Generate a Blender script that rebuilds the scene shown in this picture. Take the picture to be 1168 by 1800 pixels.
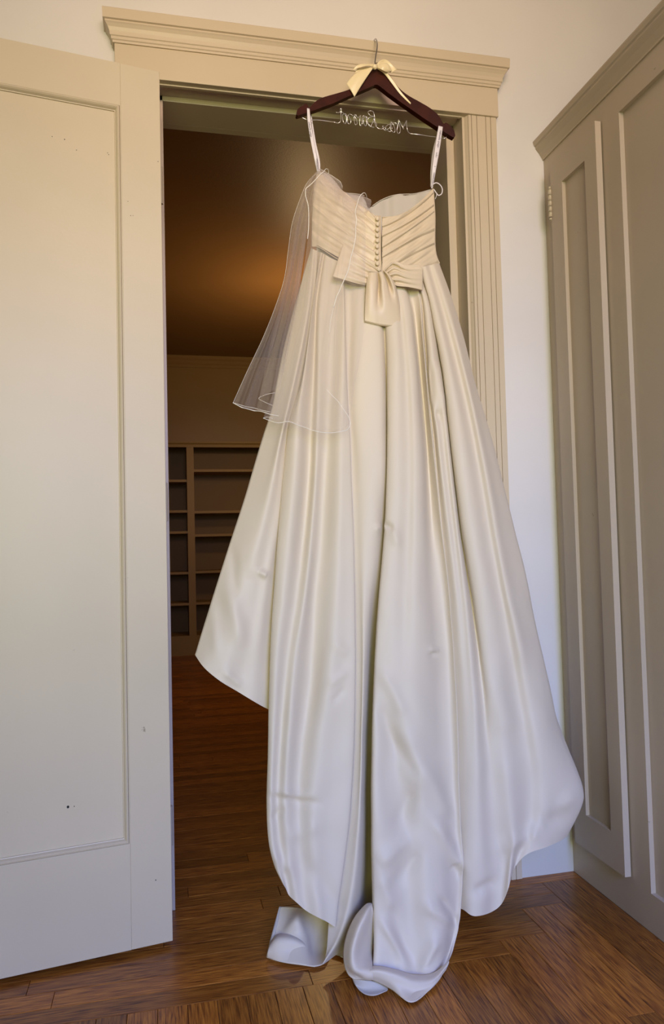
import bpy, math, random
import numpy as np
from mathutils import Vector, Matrix

for o in list(bpy.data.objects): bpy.data.objects.remove(o)
SC = bpy.context.scene
COL = SC.collection
rnd = random.Random(7)

# ------------------------------------------------------------------ camera
IW, IH = 1168, 1800
FPX, YAW, PIT, ROL, CD, CH = 1311.79, 0.222454, 0.041564, -0.024687, 1.869748, 0.893553
CF = np.array([math.sin(YAW)*math.cos(PIT), math.cos(YAW)*math.cos(PIT), math.sin(PIT)])
_R0 = np.array([math.cos(YAW), -math.sin(YAW), 0.0]); _U0 = np.cross(_R0, CF)
CR = math.cos(ROL)*_R0 + math.sin(ROL)*_U0
CU = -math.sin(ROL)*_R0 + math.cos(ROL)*_U0
CC = np.array([0.0, -CD, CH])
cam_d = bpy.data.cameras.new('camera'); cam = bpy.data.objects.new('camera', cam_d); COL.objects.link(cam)
m = Matrix.Identity(4)
for r in range(3):
    m[r][0], m[r][1], m[r][2], m[r][3] = CR[r], CU[r], -CF[r], CC[r]
cam.matrix_world = m
cam_d.sensor_fit = 'VERTICAL'; cam_d.sensor_height = 36; cam_d.sensor_width = 36
cam_d.lens = FPX/IH*36; cam_d.clip_start = 0.02
SC.camera = cam

# ------------------------------------------------------------------ view, world, lights
SC.view_settings.view_transform = 'Standard'
SC.view_settings.look = 'None'
SC.view_settings.gamma = 1
SC.view_settings.use_curve_mapping = False
SC.view_settings.exposure = -0.08
w = bpy.data.worlds.new('world'); SC.world = w; w.use_nodes = True
w.node_tree.nodes['Background'].inputs[0].default_value = (0.55, 0.66, 0.85, 1)
w.node_tree.nodes['Background'].inputs[1].default_value = 0.6

def area(name, loc, target, sx, sy, power, col, spread=180):
    l = bpy.data.lights.new(name, 'AREA'); l.shape = 'RECTANGLE'; l.size = sx; l.size_y = sy
    l.energy = power; l.color = col; l.spread = math.radians(spread)
    o = bpy.data.objects.new(name, l); COL.objects.link(o); o.location = loc
    d = Vector(target) - Vector(loc); o.rotation_euler = d.to_track_quat('-Z', 'Y').to_euler()
    return o
def point(name, loc, power, col, rad):
    l = bpy.data.lights.new(name, 'POINT'); l.energy = power; l.color = col; l.shadow_soft_size = rad
    o = bpy.data.objects.new(name, l); COL.objects.link(o); o.location = loc; return o
# daylight of the rear window: blue sky falls downwards, light off the garden comes in level
area('window_sky_light', (0.50, -3.85, 1.75), (0.75, -1.5, -0.25), 1.3, 1.1, 50, (0.20, 0.31, 1.0), 92)
area('window_garden_light', (-0.35, -3.85, 1.15), (0.35, 0.0, 1.05), 1.7, 1.2, 9.6, (0.94, 0.98, 0.36), 60)
# added warm fill, flash bounced onto the upper wall; then the far room lamp
area('warm_bounce_fill', (0.2, -2.9, 2.30), (0.35, 0.0, 2.15), 1.4, 0.5, 8.0, (1.0, 0.70, 0.58), 66)
area('far_room_uplight', (0.95, 2.65, 1.98), (0.95, 2.65, 3.0), 0.35, 0.35, 3.0, (1.0, 0.66, 0.32), 170)
point('far_room_lamp_light', (0.95, 2.75, 1.80), 15, (1.0, 0.66, 0.30), 0.07)

# ------------------------------------------------------------------ helpers
def at(u, v, x=None, y=None, z=None):
    """the point on a world plane (x=, y= or z=) seen at pixel u,v of the photograph"""
    d = CF*FPX + CR*(u-IW/2) + CU*(IH/2-v)
    if y is not None: t = (y-CC[1])/d[1]
    elif x is not None: t = (x-CC[0])/d[0]
    else: t = (z-CC[2])/d[2]
    return CC + d*t
def P(u, v, y, zmin=0.006):
    p = at(u, v, y=y)
    if p[2] < zmin: p = at(u, v, z=zmin)
    return p

def link(o, parent=None):
    COL.objects.link(o)
    if parent is not None: o.parent = parent
    return o
def tag(o, label=None, cat=None, group=None, kind=None):
    if label: o['label'] = label
    if cat: o['category'] = cat
    if group: o['group'] = group
    if kind: o['kind'] = kind
    return o
def empty(name, loc=(0, 0, 0), rz=0):
    o = bpy.data.objects.new(name, None); o.location = loc; o.rotation_euler = (0, 0, rz)
    o.empty_display_size = 0.05
    COL.objects.link(o); return o
class MB:
    def __init__(s): s.v = []; s.f = []
    def add(s, vs, fs):
        n = len(s.v); s.v += [tuple(map(float, p)) for p in vs]; s.f += [tuple(i+n for i in f) for f in fs]; return s
    def box(s, x0, x1, y0, y1, z0, z1):
        return s.add([(x0,y0,z0),(x1,y0,z0),(x1,y1,z0),(x0,y1,z0),(x0,y0,z1),(x1,y0,z1),(x1,y1,z1),(x0,y1,z1)],
                     [(0,3,2,1),(4,5,6,7),(0,1,5,4),(1,2,6,5),(2,3,7,6),(3,0,4,7)])
    def quad(s, a, b, c, d): return s.add([a, b, c, d], [(0, 1, 2, 3)])
    def sweep(s, path_fn, prof, ends=True):
        """path_fn(o,h)->list of points for one profile point; strips joined between successive profile points"""
        rows = [path_fn(*p) for p in prof]; n = len(rows[0]); vs = [p for r in rows for p in r]; fs = []
        for i in range(len(rows)-1):
            for j in range(n-1):
                fs.append((i*n+j, i*n+j+1, (i+1)*n+j+1, (i+1)*n+j))
        if ends:
            fs.append(tuple(i*n for i in range(len(rows))))
            fs.append(tuple(i*n+n-1 for i in range(len(rows)))[::-1])
        return s.add(vs, fs)
    def grid(s, g, closed_u=False):
        g = np.asarray(g); a, b = g.shape[:2]; fs = []
        for i in range(a if closed_u else a-1):
            i2 = (i+1) % a
            for j in range(b-1): fs.append((i*b+j, i2*b+j, i2*b+j+1, i*b+j+1))
        return s.add(g.reshape(-1, 3), fs)
    def build(s, name, mat, parent=None, smooth=False, bevel=0, solid=0, label=None, weld=0):
        me = bpy.data.meshes.new(name); me.from_pydata(s.v, [], s.f); me.update()
        o = bpy.data.objects.new(name, me); link(o, parent); me.materials.append(mat)
        if smooth: me.shade_smooth()
        if weld:
            md = o.modifiers.new('weld', 'WELD'); md.merge_threshold = weld
        if solid:
            md = o.modifiers.new('solid', 'SOLIDIFY'); md.thickness = solid; md.offset = 0
        if bevel:
            md = o.modifiers.new('bevel', 'BEVEL'); md.width = bevel; md.segments = 2; md.limit_method = 'ANGLE'
            md.angle_limit = math.radians(40)
        if label: o['label'] = label
        return o
def struct(o): o['kind'] = 'structure'; return o

def cr(pts, ts):
    """Catmull-Rom through pts evaluated at arc-length fractions ts"""
    p = np.asarray(pts, float)
    if len(p) == 2: 
        return p[0][None]*(1-ts[:, None]) + p[1][None]*ts[:, None]
    q = np.vstack([2*p[0]-p[1], p, 2*p[-1]-p[-2]])
    out = []
    K = 10
    for i in range(1, len(q)-2):
        p0, p1, p2, p3 = q[i-1:i+3]
        d01 = max(np.linalg.norm(p1-p0), 1e-6)**.5; d12 = max(np.linalg.norm(p2-p1), 1e-6)**.5; d23 = max(np.linalg.norm(p3-p2), 1e-6)**.5
        m1 = (p2-p1) + d12*((p1-p0)/d01 - (p2-p0)/(d01+d12))
        m2 = (p2-p1) + d12*((p3-p2)/d23 - (p3-p1)/(d12+d23))
        s = np.linspace(0, 1, K, endpoint=False)[:, None]
        out.append((2*s**3-3*s**2+1)*p1 + (s**3-2*s**2+s)*m1 + (-2*s**3+3*s**2)*p2 + (s**3-s**2)*m2)
    out = np.vstack(out+[q[-2][None]])
    L = np.concatenate([[0], np.cumsum(np.linalg.norm(np.diff(out, axis=0), axis=1))]); L /= max(L[-1], 1e-9)
    return np.stack([np.interp(ts, L, out[:, k]) for k in range(3)], 1)
def across(rows, per):
    """rows: (n strings, nv, 3) -> Catmull-Rom between strings with per steps each"""
    g = np.asarray(rows); n = len(g)
    q = np.concatenate([(2*g[0]-g[1])[None], g, (2*g[-1]-g[-2])[None]])
    out = []
    nrm = lambda a: np.maximum(np.linalg.norm(a, axis=-1, keepdims=True), 1e-5)**.5
    for i in range(1, n):
        p0, p1, p2, p3 = q[i-1], q[i], q[i+1], q[i+2]
        d01, d12, d23 = nrm(p1-p0), nrm(p2-p1), nrm(p3-p2)
        m1 = (p2-p1) + d12*((p1-p0)/d01 - (p2-p0)/(d01+d12))
        m2 = (p2-p1) + d12*((p3-p2)/d23 - (p3-p1)/(d12+d23))
        for k in range(per):
            s = k/per
            out.append((2*s**3-3*s**2+1)*p1 + (s**3-2*s**2+s)*m1 + (-2*s**3+3*s**2)*p2 + (s**3-s**2)*m2)
    out.append(q[n])
    return np.array(out)
def tube(pts, rad, n=8, samples=None, caps=True):
    p = np.asarray(pts, float)
    if samples: p = cr(p, np.linspace(0, 1, samples))
    t = np.gradient(p, axis=0); t /= np.maximum(np.linalg.norm(t, axis=1, keepdims=True), 1e-9)
    up = np.array([0.3, 1, 0.2]); up = up - t[0]*(up@t[0]); up /= np.linalg.norm(up)
    g = []
    for i in range(len(p)):
        up = up - t[i]*(up@t[i]); up /= np.linalg.norm(up); b = np.cross(t[i], up)
        a = np.linspace(0, 2*math.pi, n, endpoint=False)
        r = rad if np.isscalar(rad) else rad[i]
        g.append(p[i] + r*(np.cos(a)[:, None]*up + np.sin(a)[:, None]*b))
    g = np.array(g).transpose(1, 0, 2)
    mb = MB().grid(g, closed_u=True)
    if caps:
        k = len(p); mb.f.append(tuple(i*k for i in range(n))); mb.f.append(tuple(i*k+k-1 for i in range(n))[::-1])
    return mb
def join(*mbs):
    r = MB()
    for b in mbs: r.add(b.v, b.f)
    return r

# ------------------------------------------------------------------ materials
def mat(name, col, rough=0.5, spec=0.5, metal=0.0):
    mt = bpy.data.materials.new(name); mt.use_nodes = True
    b = mt.node_tree.nodes['Principled BSDF']
    b.inputs['Base Color'].default_value = (*col, 1); b.inputs['Roughness'].default_value = rough
    b.inputs['Specular IOR Level'].default_value = spec; b.inputs['Metallic'].default_value = metal
    return mt, mt.node_tree, b
def N(nt, t, **kw):
    n = nt.nodes.new(t)
    for k, v in kw.items():
        if k in n.inputs: n.inputs[k].default_value = v
        else: setattr(n, k, v)
    return n
def bump(nt, b, src, strength, dist=0.002):
    bp = N(nt, 'ShaderNodeBump'); bp.inputs['Strength'].default_value = strength; bp.inputs['Distance'].default_value = dist
    nt.links.new(src, bp.inputs['Height']); nt.links.new(bp.outputs[0], b.inputs['Normal'])
def ramp(nt, src, stops):
    r = N(nt, 'ShaderNodeValToRGB'); e = r.color_ramp.elements
    while len(e) > 1: e.remove(e[-1])
    e[0].position = stops[0][0]; e[0].color = (*stops[0][1], 1)
    for p, c in stops[1:]:
        k = e.new(p); k.color = (*c, 1)
    nt.links.new(src, r.inputs[0]); return r
def paint(name, col, rough=0.45, wear=0.0, grain=0.15, spec=0.4):
    mt, nt, b = mat(name, col, rough, spec)
    tc = N(nt, 'ShaderNodeTexCoord')
    n1 = N(nt, 'ShaderNodeTexNoise', Scale=2.2, Detail=3.0); nt.links.new(tc.outputs['Object'], n1.inputs['Vector'])
    c2 = tuple(c*0.93 for c in col); r = ramp(nt, n1.outputs['Fac'], [(0.35, c2), (0.65, col)])
    out = r.outputs[0]
    if wear:
        n3 = N(nt, 'ShaderNodeTexNoise', Scale=26.0, Detail=4.0); nt.links.new(tc.outputs['Object'], n3.inputs['Vector'])
        mask = ramp(nt, n3.outputs['Fac'], [(0.745, (0, 0, 0)), (0.76, (wear,)*3)])
        mx = N(nt, 'ShaderNodeMixRGB'); nt.links.new(mask.outputs[0], mx.inputs[0]); nt.links.new(out, mx.inputs[1])
        mx.inputs[2].default_value = (col[0]*.35, col[1]*.3, col[2]*.25, 1); out = mx.outputs[0]
    nt.links.new(out, b.inputs['Base Color'])
    n2 = N(nt, 'ShaderNodeTexNoise', Scale=160.0, Detail=3.0); nt.links.new(tc.outputs['Object'], n2.inputs['Vector'])
    bump(nt, b, n2.outputs['Fac'], grain, 0.001)
    return mt
M_wall = paint('wall_paint', (0.74, 0.71, 0.68), 0.6)
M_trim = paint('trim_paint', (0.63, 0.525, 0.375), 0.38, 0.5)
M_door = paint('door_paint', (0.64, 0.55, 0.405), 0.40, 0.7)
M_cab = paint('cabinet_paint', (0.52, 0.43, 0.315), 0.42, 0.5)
M_base = paint('baseboard_paint', (0.62, 0.60, 0.54), 0.45, 0.5)
M_ceil = paint('ceiling_white', (0.75, 0.72, 0.68), 0.7)
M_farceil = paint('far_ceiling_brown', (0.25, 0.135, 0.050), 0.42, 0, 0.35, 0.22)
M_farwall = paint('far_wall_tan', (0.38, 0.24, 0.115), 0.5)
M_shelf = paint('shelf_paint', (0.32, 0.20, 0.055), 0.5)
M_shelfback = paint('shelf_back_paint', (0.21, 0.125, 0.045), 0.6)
M_hinge = paint('painted_metal', (0.55, 0.47, 0.32), 0.35, 0.9)

def wood_floor(name, along, k=0.62):
    mt, nt, b = mat(name, (0.25, 0.1, 0.03), 0.33, 0.45)
    tc = N(nt, 'ShaderNodeTexCoord'); oi = N(nt, 'ShaderNodeObjectInfo')
    sc = (0.9, 15.0, 1.0) if along == 'x' else (15.0, 0.9, 1.0)
    mp = N(nt, 'ShaderNodeMapping'); mp.inputs['Scale'].default_value = sc
    off = N(nt, 'ShaderNodeVectorMath', operation='SCALE'); off.inputs['Scale'].default_value = 37.0
    cmb = N(nt, 'ShaderNodeCombineXYZ')
    for k in range(3): nt.links.new(oi.outputs['Random'], cmb.inputs[k])
    nt.links.new(cmb.outputs[0], off.inputs[0])
    ad = N(nt, 'ShaderNodeVectorMath', operation='ADD')
    nt.links.new(tc.outputs['Object'], mp.inputs[0]); nt.links.new(mp.outputs[0], ad.inputs[0]); nt.links.new(off.outputs[0], ad.inputs[1])
    n1 = N(nt, 'ShaderNodeTexNoise', Scale=2.0, Detail=2.0, Distortion=1.6); nt.links.new(ad.outputs[0], n1.inputs['Vector'])
    wv = N(nt, 'ShaderNodeMath', operation='MULTIPLY'); wv.inputs[1].default_value = 46.0; nt.links.new(n1.outputs['Fac'], wv.inputs[0])
    fr = N(nt, 'ShaderNodeMath', operation='SINE'); nt.links.new(wv.outputs[0], fr.inputs[0])
    n2 = N(nt, 'ShaderNodeTexNoise', Scale=22.0, Detail=6.0); nt.links.new(ad.outputs[0], n2.inputs['Vector'])
    mm = N(nt, 'ShaderNodeMath', operation='MULTIPLY_ADD'); nt.links.new(fr.outputs[0], mm.inputs[0]); mm.inputs[1].default_value = 0.06
    nt.links.new(n2.outputs['Fac'], mm.inputs[2])
    r = ramp(nt, mm.outputs[0], [(0.25, (0.045, 0.012, 0.003)), (0.42, (0.14, 0.044, 0.007)), (0.58, (0.22, 0.080, 0.011)), (0.8, (0.31, 0.125, 0.020))])
    hs = N(nt, 'ShaderNodeHueSaturation'); nt.links.new(r.outputs[0], hs.inputs['Color'])
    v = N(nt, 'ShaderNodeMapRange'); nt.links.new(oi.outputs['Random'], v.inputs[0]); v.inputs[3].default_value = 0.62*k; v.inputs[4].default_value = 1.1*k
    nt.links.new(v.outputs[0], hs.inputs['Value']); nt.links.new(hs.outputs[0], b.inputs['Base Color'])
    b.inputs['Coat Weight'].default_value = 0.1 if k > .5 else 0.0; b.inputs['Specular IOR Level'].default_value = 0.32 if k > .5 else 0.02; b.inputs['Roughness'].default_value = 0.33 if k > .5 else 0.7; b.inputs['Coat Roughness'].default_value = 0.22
    bump(nt, b, mm.outputs[0], 0.12, 0.001)
    return mt
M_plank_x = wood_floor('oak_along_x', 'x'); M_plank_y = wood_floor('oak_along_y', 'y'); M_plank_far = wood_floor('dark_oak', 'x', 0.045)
M_gap, _, _ = mat('floor_gap_dark', (0.03, 0.012, 0.004), 0.8)

def satin(name, col, rough=0.36, aniso=0.35, wr=0.25):
    mt, nt, b = mat(name, col, rough, 0.38)
    b.inputs['Sheen Weight'].default_value = 0.15; b.inputs['Sheen Roughness'].default_value = 0.5
    b.inputs['Anisotropic'].default_value = aniso
    tc = N(nt, 'ShaderNodeTexCoord')
    mp = N(nt, 'ShaderNodeMapping'); mp.inputs['Scale'].default_value = (1, 1, 0.45)
    nt.links.new(tc.outputs['Object'], mp.inputs[0])
    n1 = N(nt, 'ShaderNodeTexNoise', Scale=9.0, Detail=2.0, Distortion=0.6); nt.links.new(mp.outputs[0], n1.inputs['Vector'])
    n2 = N(nt, 'ShaderNodeTexNoise', Scale=900.0, Detail=1.0); nt.links.new(tc.outputs['Object'], n2.inputs['Vector'])
    mm = N(nt, 'ShaderNodeMath', operation='MULTIPLY_ADD'); nt.links.new(n2.outputs['Fac'], mm.inputs[0]); mm.inputs[1].default_value = 0.01
    nt.links.new(n1.outputs['Fac'], mm.inputs[2])
    bump(nt, b, mm.outputs[0], wr, 0.02)
    return mt
M_satin = satin('ivory_satin', (0.70, 0.61, 0.475), 0.56, 0.0, 0.12)
M_satin2 = satin('ivory_satin_bow', (0.72, 0.60, 0.43), 0.42, 0.0, 0.10)
M_lining = satin('white_lining', (0.56, 0.51, 0.44), 0.6, 0, 0.2)
M_ribbon, _, _ = mat('white_ribbon', (0.80, 0.76, 0.80), 0.4)
M_cream, _, _ = mat('cream_ribbon', (0.86, 0.74, 0.46), 0.32)
M_print, _, _ = mat('ribbon_print', (0.22, 0.20, 0.26), 0.6)
M_hanger, nt, b = mat('mahogany', (0.04, 0.014, 0.006), 0.3, 0.4)
tc = N(nt, 'ShaderNodeTexCoord'); n1 = N(nt, 'ShaderNodeTexNoise', Scale=30.0, Detail=4.0); nt.links.new(tc.outputs['Object'], n1.inputs['Vector'])
r = ramp(nt, n1.outputs['Fac'], [(0.3, (0.030, 0.006, 0.003)), (0.7, (0.060, 0.012, 0.006))]); nt.links.new(r.outputs[0], b.inputs['Base Color'])
M_steel, _, _ = mat('steel', (0.45, 0.43, 0.40), 0.25, 0.5, 1.0)
M_wire, _, _ = mat('silver_wire', (0.85, 0.84, 0.84), 0.28, 0.5, 0.85)
M_dark, _, _ = mat('dark_hole', (0.01, 0.01, 0.01), 0.8)
M_cord, _, _ = mat('white_cord', (0.86, 0.83, 0.76), 0.5)

def tulle(name, alpha, col=(0.86, 0.80, 0.74)):
    mt = bpy.data.materials.new(name); mt.use_nodes = True; nt = mt.node_tree; nt.nodes.clear()
    out = N(nt, 'ShaderNodeOutputMaterial'); mix = N(nt, 'ShaderNodeMixShader')
    tr = N(nt, 'ShaderNodeBsdfTransparent')
    d = N(nt, 'ShaderNodeBsdfDiffuse'); d.inputs[0].default_value = (*col, 1)
    tl = N(nt, 'ShaderNodeBsdfTranslucent'); tl.inputs[0].default_value = (*col, 1)
    a = N(nt, 'ShaderNodeMixShader'); a.inputs[0].default_value = 0.35
    nt.links.new(d.outputs[0], a.inputs[1]); nt.links.new(tl.outputs[0], a.inputs[2])
    lw = N(nt, 'ShaderNodeLayerWeight'); lw.inputs['Blend'].default_value = 0.5
    mr = N(nt, 'ShaderNodeMapRange'); nt.links.new(lw.outputs['Facing'], mr.inputs[0])
    mr.inputs[1].default_value = 0.1; mr.inputs[2].default_value = 1.0; mr.inputs[3].default_value = alpha; mr.inputs[4].default_value = min(1, alpha*4.5)
    nt.links.new(mr.outputs[0], mix.inputs[0]); nt.links.new(tr.outputs[0], mix.inputs[1]); nt.links.new(a.outputs[0], mix.inputs[2])
    nt.links.new(mix.outputs[0], out.inputs[0])
    return mt
M_tulle = tulle('ivory_tulle', 0.115, (0.82, 0.74, 0.68))

# ------------------------------------------------------------------ room shell
XR = 1.50          # right wall behind the built-in cabinets
XC = 1.058         # face frame of the cabinets
CEIL = 2.62
OX0, OX1, OZ = -0.012, 0.828, 2.07     # rough opening
# back wall with the doorway cut out
mb = MB()
mb.box(-2.2, OX0, 0, 0.12, 0, CEIL).box(OX1, XR+0.1, 0, 0.12, 0, CEIL).box(OX0, OX1, 0, 0.12, OZ, CEIL)
struct(mb.build('wall_back', M_wall))
struct(MB().box(XR, XR+0.1, -4.1, 0, 0, CEIL).build('wall_right', M_wall))
struct(MB().box(-2.3, -2.2, -4.1, 0.12, 0, CEIL).build('wall_left', M_wall))
mb = MB()
mb.box(-2.3, -1.25, -4.1, -4.0, 0, CEIL).box(1.2, XR+0.1, -4.1, -4.0, 0, CEIL)
mb.box(-1.25, 1.2, -4.1, -4.0, 0, 0.55).box(-1.25, 1.2, -4.1, -4.0, 2.25, CEIL)
struct(mb.build('wall_rear', M_wall))
struct(MB().box(-2.3, XR+0.1, -4.1, 0.12, CEIL, CEIL+0.1).build('ceiling', M_ceil))
# room beyond the doorway
FX0, FX1, FY, FZ = -1.4, 1.36, 4.74, 2.56
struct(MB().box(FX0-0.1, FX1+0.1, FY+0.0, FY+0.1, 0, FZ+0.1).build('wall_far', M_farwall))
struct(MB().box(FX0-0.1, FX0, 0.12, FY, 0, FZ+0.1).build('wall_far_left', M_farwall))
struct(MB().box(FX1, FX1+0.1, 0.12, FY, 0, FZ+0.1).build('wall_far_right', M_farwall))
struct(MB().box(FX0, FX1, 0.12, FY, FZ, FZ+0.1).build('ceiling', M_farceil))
# crown mouldings of the far room
def crown(name, path, sgn):
    prof = [(0.0, 0.0), (0.0, -0.095), (0.012, -0.095), (0.012, -0.072), (0.022, -0.060), (0.034, -0.04), (0.05, -0.022), (0.056, -0.012), (0.056, 0.0)]
    return struct(MB().sweep(path, prof).build(name, M_farwall, smooth=False))
crown('trim_1', lambda o, h: [(FX0, FY-o, FZ+h), (FX1, FY-o, FZ+h)], 1)
crown('trim_2', lambda o, h: [(FX1-o, 0.12, FZ+h), (FX1-o, FY, FZ+h)], 1)

# ------------------------------------------------------------------ floor of oak strips (each strip a part)
fl = struct(MB().box(-2.3, XR+0.1, -4.1, 0.0, -0.06, -0.006).build('floor', M_gap))
W_ = 0.057; G = 0.0004
def plank(x0, x1, y0, y1, mt, par):
    dz = rnd.uniform(-0.0004, 0.0)
    b = MB(); e = 0.0007
    b.add([(x0+G,y0+G,-0.006),(x1-G,y0+G,-0.006),(x1-G,y1-G,-0.006),(x0+G,y1-G,-0.006),
           (x0+G,y0+G,dz-e),(x1-G,y0+G,dz-e),(x1-G,y1-G,dz-e),(x0+G,y1-G,dz-e),
           (x0+G+e,y0+G+e,dz),(x1-G-e,y0+G+e,dz),(x1-G-e,y1-G-e,dz),(x0+G+e,y1-G-e,dz)],
          [(0,1,5,4),(1,2,6,5),(2,3,7,6),(3,0,4,7),(4,5,9,8),(5,6,10,9),(6,7,11,10),(7,4,8,11),(8,9,10,11)])
    return b.build('plank', mt, par)
NB = 6
yb = -NB*W_
for i in range(NB):      # border rows parallel to the door wall, mitred like steps into the rows along the cabinets
    y1 = -i*W_; y0 = y1-W_; x = XC - i*W_ - (W_ if i % 2 else 0.0)
    first = True
    while x > -1.7:
        L = rnd.uniform(0.45, 1.0) if not first else rnd.uniform(0.25, 0.6); first = False
        plank(max(x-L, -1.72), x, y0, y1, M_plank_x, fl); x -= L
j = 0; x = XC
while x > -1.7:
    if j < NB: ytop = -(j+1)*W_ if j % 2 == 0 else -(j)*W_ ; ytop = -j*W_ - (0 if j % 2 else W_) if j else -W_*0
    else: ytop = yb
    if j < NB:
        ytop = -sum(1 for i in range(NB) if (XC - i*W_ - (W_ if i % 2 else 0.0)) > x-W_+1e-4)*W_
    y = ytop; first = True
    while y > -2.3:
        L = rnd.uniform(0.25, 0.7) if first else rnd.uniform(0.5, 1.1); first = False
        plank(x-W_, x, max(y-L, -2.32), y, M_plank_y, fl); y -= L
    x -= W_; j += 1
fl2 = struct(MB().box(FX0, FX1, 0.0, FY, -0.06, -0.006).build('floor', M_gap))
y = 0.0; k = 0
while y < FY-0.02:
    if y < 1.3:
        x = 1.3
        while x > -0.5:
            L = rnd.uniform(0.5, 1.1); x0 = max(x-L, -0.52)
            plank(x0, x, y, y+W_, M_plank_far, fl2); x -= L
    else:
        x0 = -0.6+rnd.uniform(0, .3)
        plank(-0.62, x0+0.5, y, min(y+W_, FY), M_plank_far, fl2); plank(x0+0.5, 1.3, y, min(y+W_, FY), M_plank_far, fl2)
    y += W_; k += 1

# ------------------------------------------------------------------ door casing, jambs, header
C0, C1 = 0.817, 0.9076          # right casing
cw = C1-C0
def casing_profile(x0, x1, flip=False):
    pts = []
    T = 0.024
    def g(f): return x0+(x1-x0)*f
    pts.append((g(0), 0.0)); pts.append((g(0), -0.012)); pts.append((g(.035), -0.0165)); pts.append((g(.07), -T+0.004)); pts.append((g(.09), -T))
    for f in (.17, .34, .63, .79):
        pts += [(g(f), -T), (g(f+.006), -T+.004), (g(f+.014), -T+.004), (g(f+.02), -T)]
    pts += [(g(.985), -T), (g(1), -T+.003), (g(1), 0.0)]
    return pts
cas = MB().sweep(lambda x, y: [(x, y, 0.0), (x, y, 2.0605)], casing_profile(C0, C1)).build('trim_3', M_trim); struct(cas)
cas2 = MB().sweep(lambda x, y: [(x, y, 0.0), (x, y, 2.045)], casing_profile(0.0-0.004, -0.095)).build('trim_4', M_trim); struct(cas2)
hd = struct(MB().box(-0.10, 0.911, -0.030, 0.0, 2.0475, 2.134).build('trim_5', M_trim, bevel=0.0015))
cap_prof = [(0.030, 2.126), (0.034, 2.126), (0.0345, 2.131), (0.037, 2.133), (0.0375, 2.139), (0.040, 2.141), (0.041, 2.150), (0.0445, 2.158), (0.0485, 2.164), (0.051, 2.167), (0.051, 2.1705), (0.0555, 2.172), (0.0565, 2.196), (0.0555, 2.198), (0.0, 2.198)]
def cap_path(o, h):
    k = max(o-0.030, -0.03)
    return [(-0.10-k, 0, h), (-0.10-k, -o, h), (0.911+k, -o, h), (0.911+k, 0, h)]
MB().sweep(cap_path, cap_prof).build('cornice', M_trim, hd)
# jambs and stops
jb = MB()
jb.box(C0-0.006, OX1, -0.012, 0.13, 0, 2.058)            # right jamb
jb.box(OX0, 0.0, -0.012, 0.13, 0, 2.058)                 # left jamb
jb.box(OX0, OX1, -0.014, 0.13, 2.056, OZ+0.004)            # head jamb
struct(jb.build('trim_6', M_trim, bevel=0.001))
st = MB()
st.box(0.789, C0-0.006, 0.05, 0.155, 0, 2.056)
st.box(0.0, 0.014, 0.05, 0.155, 0, 2.056)
st.box(0.0, 0.811, 0.05, 0.155, 2.042, 2.056)
st.box(0.0, 0.811, -0.0135, -0.004, 2.0445, 2.056)
struct(st.build('trim_7', M_trim, bevel=0.0012))
# far side casing seen through the opening (its back edge)
fc = MB(); fc.box(0.789, 0.90, 0.155, 0.175, 0, 2.05).box(-0.10, 0.014, 0.155, 0.175, 0, 2.05).box(-0.10, 0.9, 0.155, 0.18, 2.042, 2.15)
struct(fc.build('trim_8', M_trim))
# baseboard between casing and cabinets
bp_ = [(0.0, 0.0), (0.020, 0.0), (0.020, 0.125), (0.016, 0.131), (0.013, 0.150), (0.006, 0.158), (0.0, 0.160)]
struct(MB().sweep(lambda o, h: [(C1, -o, h), (XC+0.01, -o, h)], bp_).build('baseboard_back', M_base))
struct(MB().sweep(lambda o, h: [(-2.2, -o, h), (-0.095, -o, h)], bp_).build('baseboard_left', M_base))
struct(MB().sweep(lambda o, h: [(FX1-o, 0.18, h), (FX1-o, FY, h)], bp_).build('baseboard_far', M_trim))

# ------------------------------------------------------------------ the open door leaf (own frame: x along the leaf, y outwards)
XH, YH, DA = 0.0063, -0.1178, 0.1626
dr = empty('door_1', (XH, YH, 0), math.pi+DA); struct(dr)
DW, DT, DZ0, DZ1 = 0.86, 0.040, 0.012, 2.0115
# local frame: +x from hinge towards the latch, +y towards the room
def dbox(x0, x1, y0, y1, z0, z1): return MB().box(x0, x1, y0, y1, z0, z1)
PX0, PX1, PZ0, PZ1 = 0.090, DW-0.095, 0.240, 1.9125
dbox(0, PX0, -DT, 0, DZ0, DZ1).build('stile', M_door, dr, bevel=0.0012)
dbox(PX1, DW, -DT, 0, DZ0, DZ1).build('stile', M_door, dr, bevel=0.0012)
dbox(PX0, PX1, -DT, 0, PZ1, DZ1).build('rail', M_door, dr, bevel=0.0004)
dbox(PX0, PX1, -DT, 0, DZ0, PZ0).build('rail', M_door, dr, bevel=0.0004)
dbox(PX0+0.008, PX1-0.008, -0.026, -0.010, PZ0+0.008, PZ1-0.008).build('panel', M_door, dr)
mp_ = [(0.0, 0.0), (0.0015, 0.0), (0.0025, -0.003), (0.0035, 0.0025), (0.0065, 0.0035), (0.009, 0.0005), (0.0115, -0.006), (0.013, -0.0065), (0.0135, -0.0105)]
def frame_sweep(x0, x1, z0, z1, prof, mtl, par, name):
    mbx = MB(); rows = []
    for o, d in prof: rows.append([(x0+o, d, z0+o), (x1-o, d, z0+o), (x1-o, d, z1-o), (x0+o, d, z1-o), (x0+o, d, z0+o)])
    vs = [p for r_ in rows for p in r_]; fs = []
    for i in range(len(rows)-1):
        for j_ in range(4): fs.append((i*5+j_, i*5+j_+1, (i+1)*5+j_+1, (i+1)*5+j_))
    mbx.add(vs, fs); return mbx.build(name, mtl, par)
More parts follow.
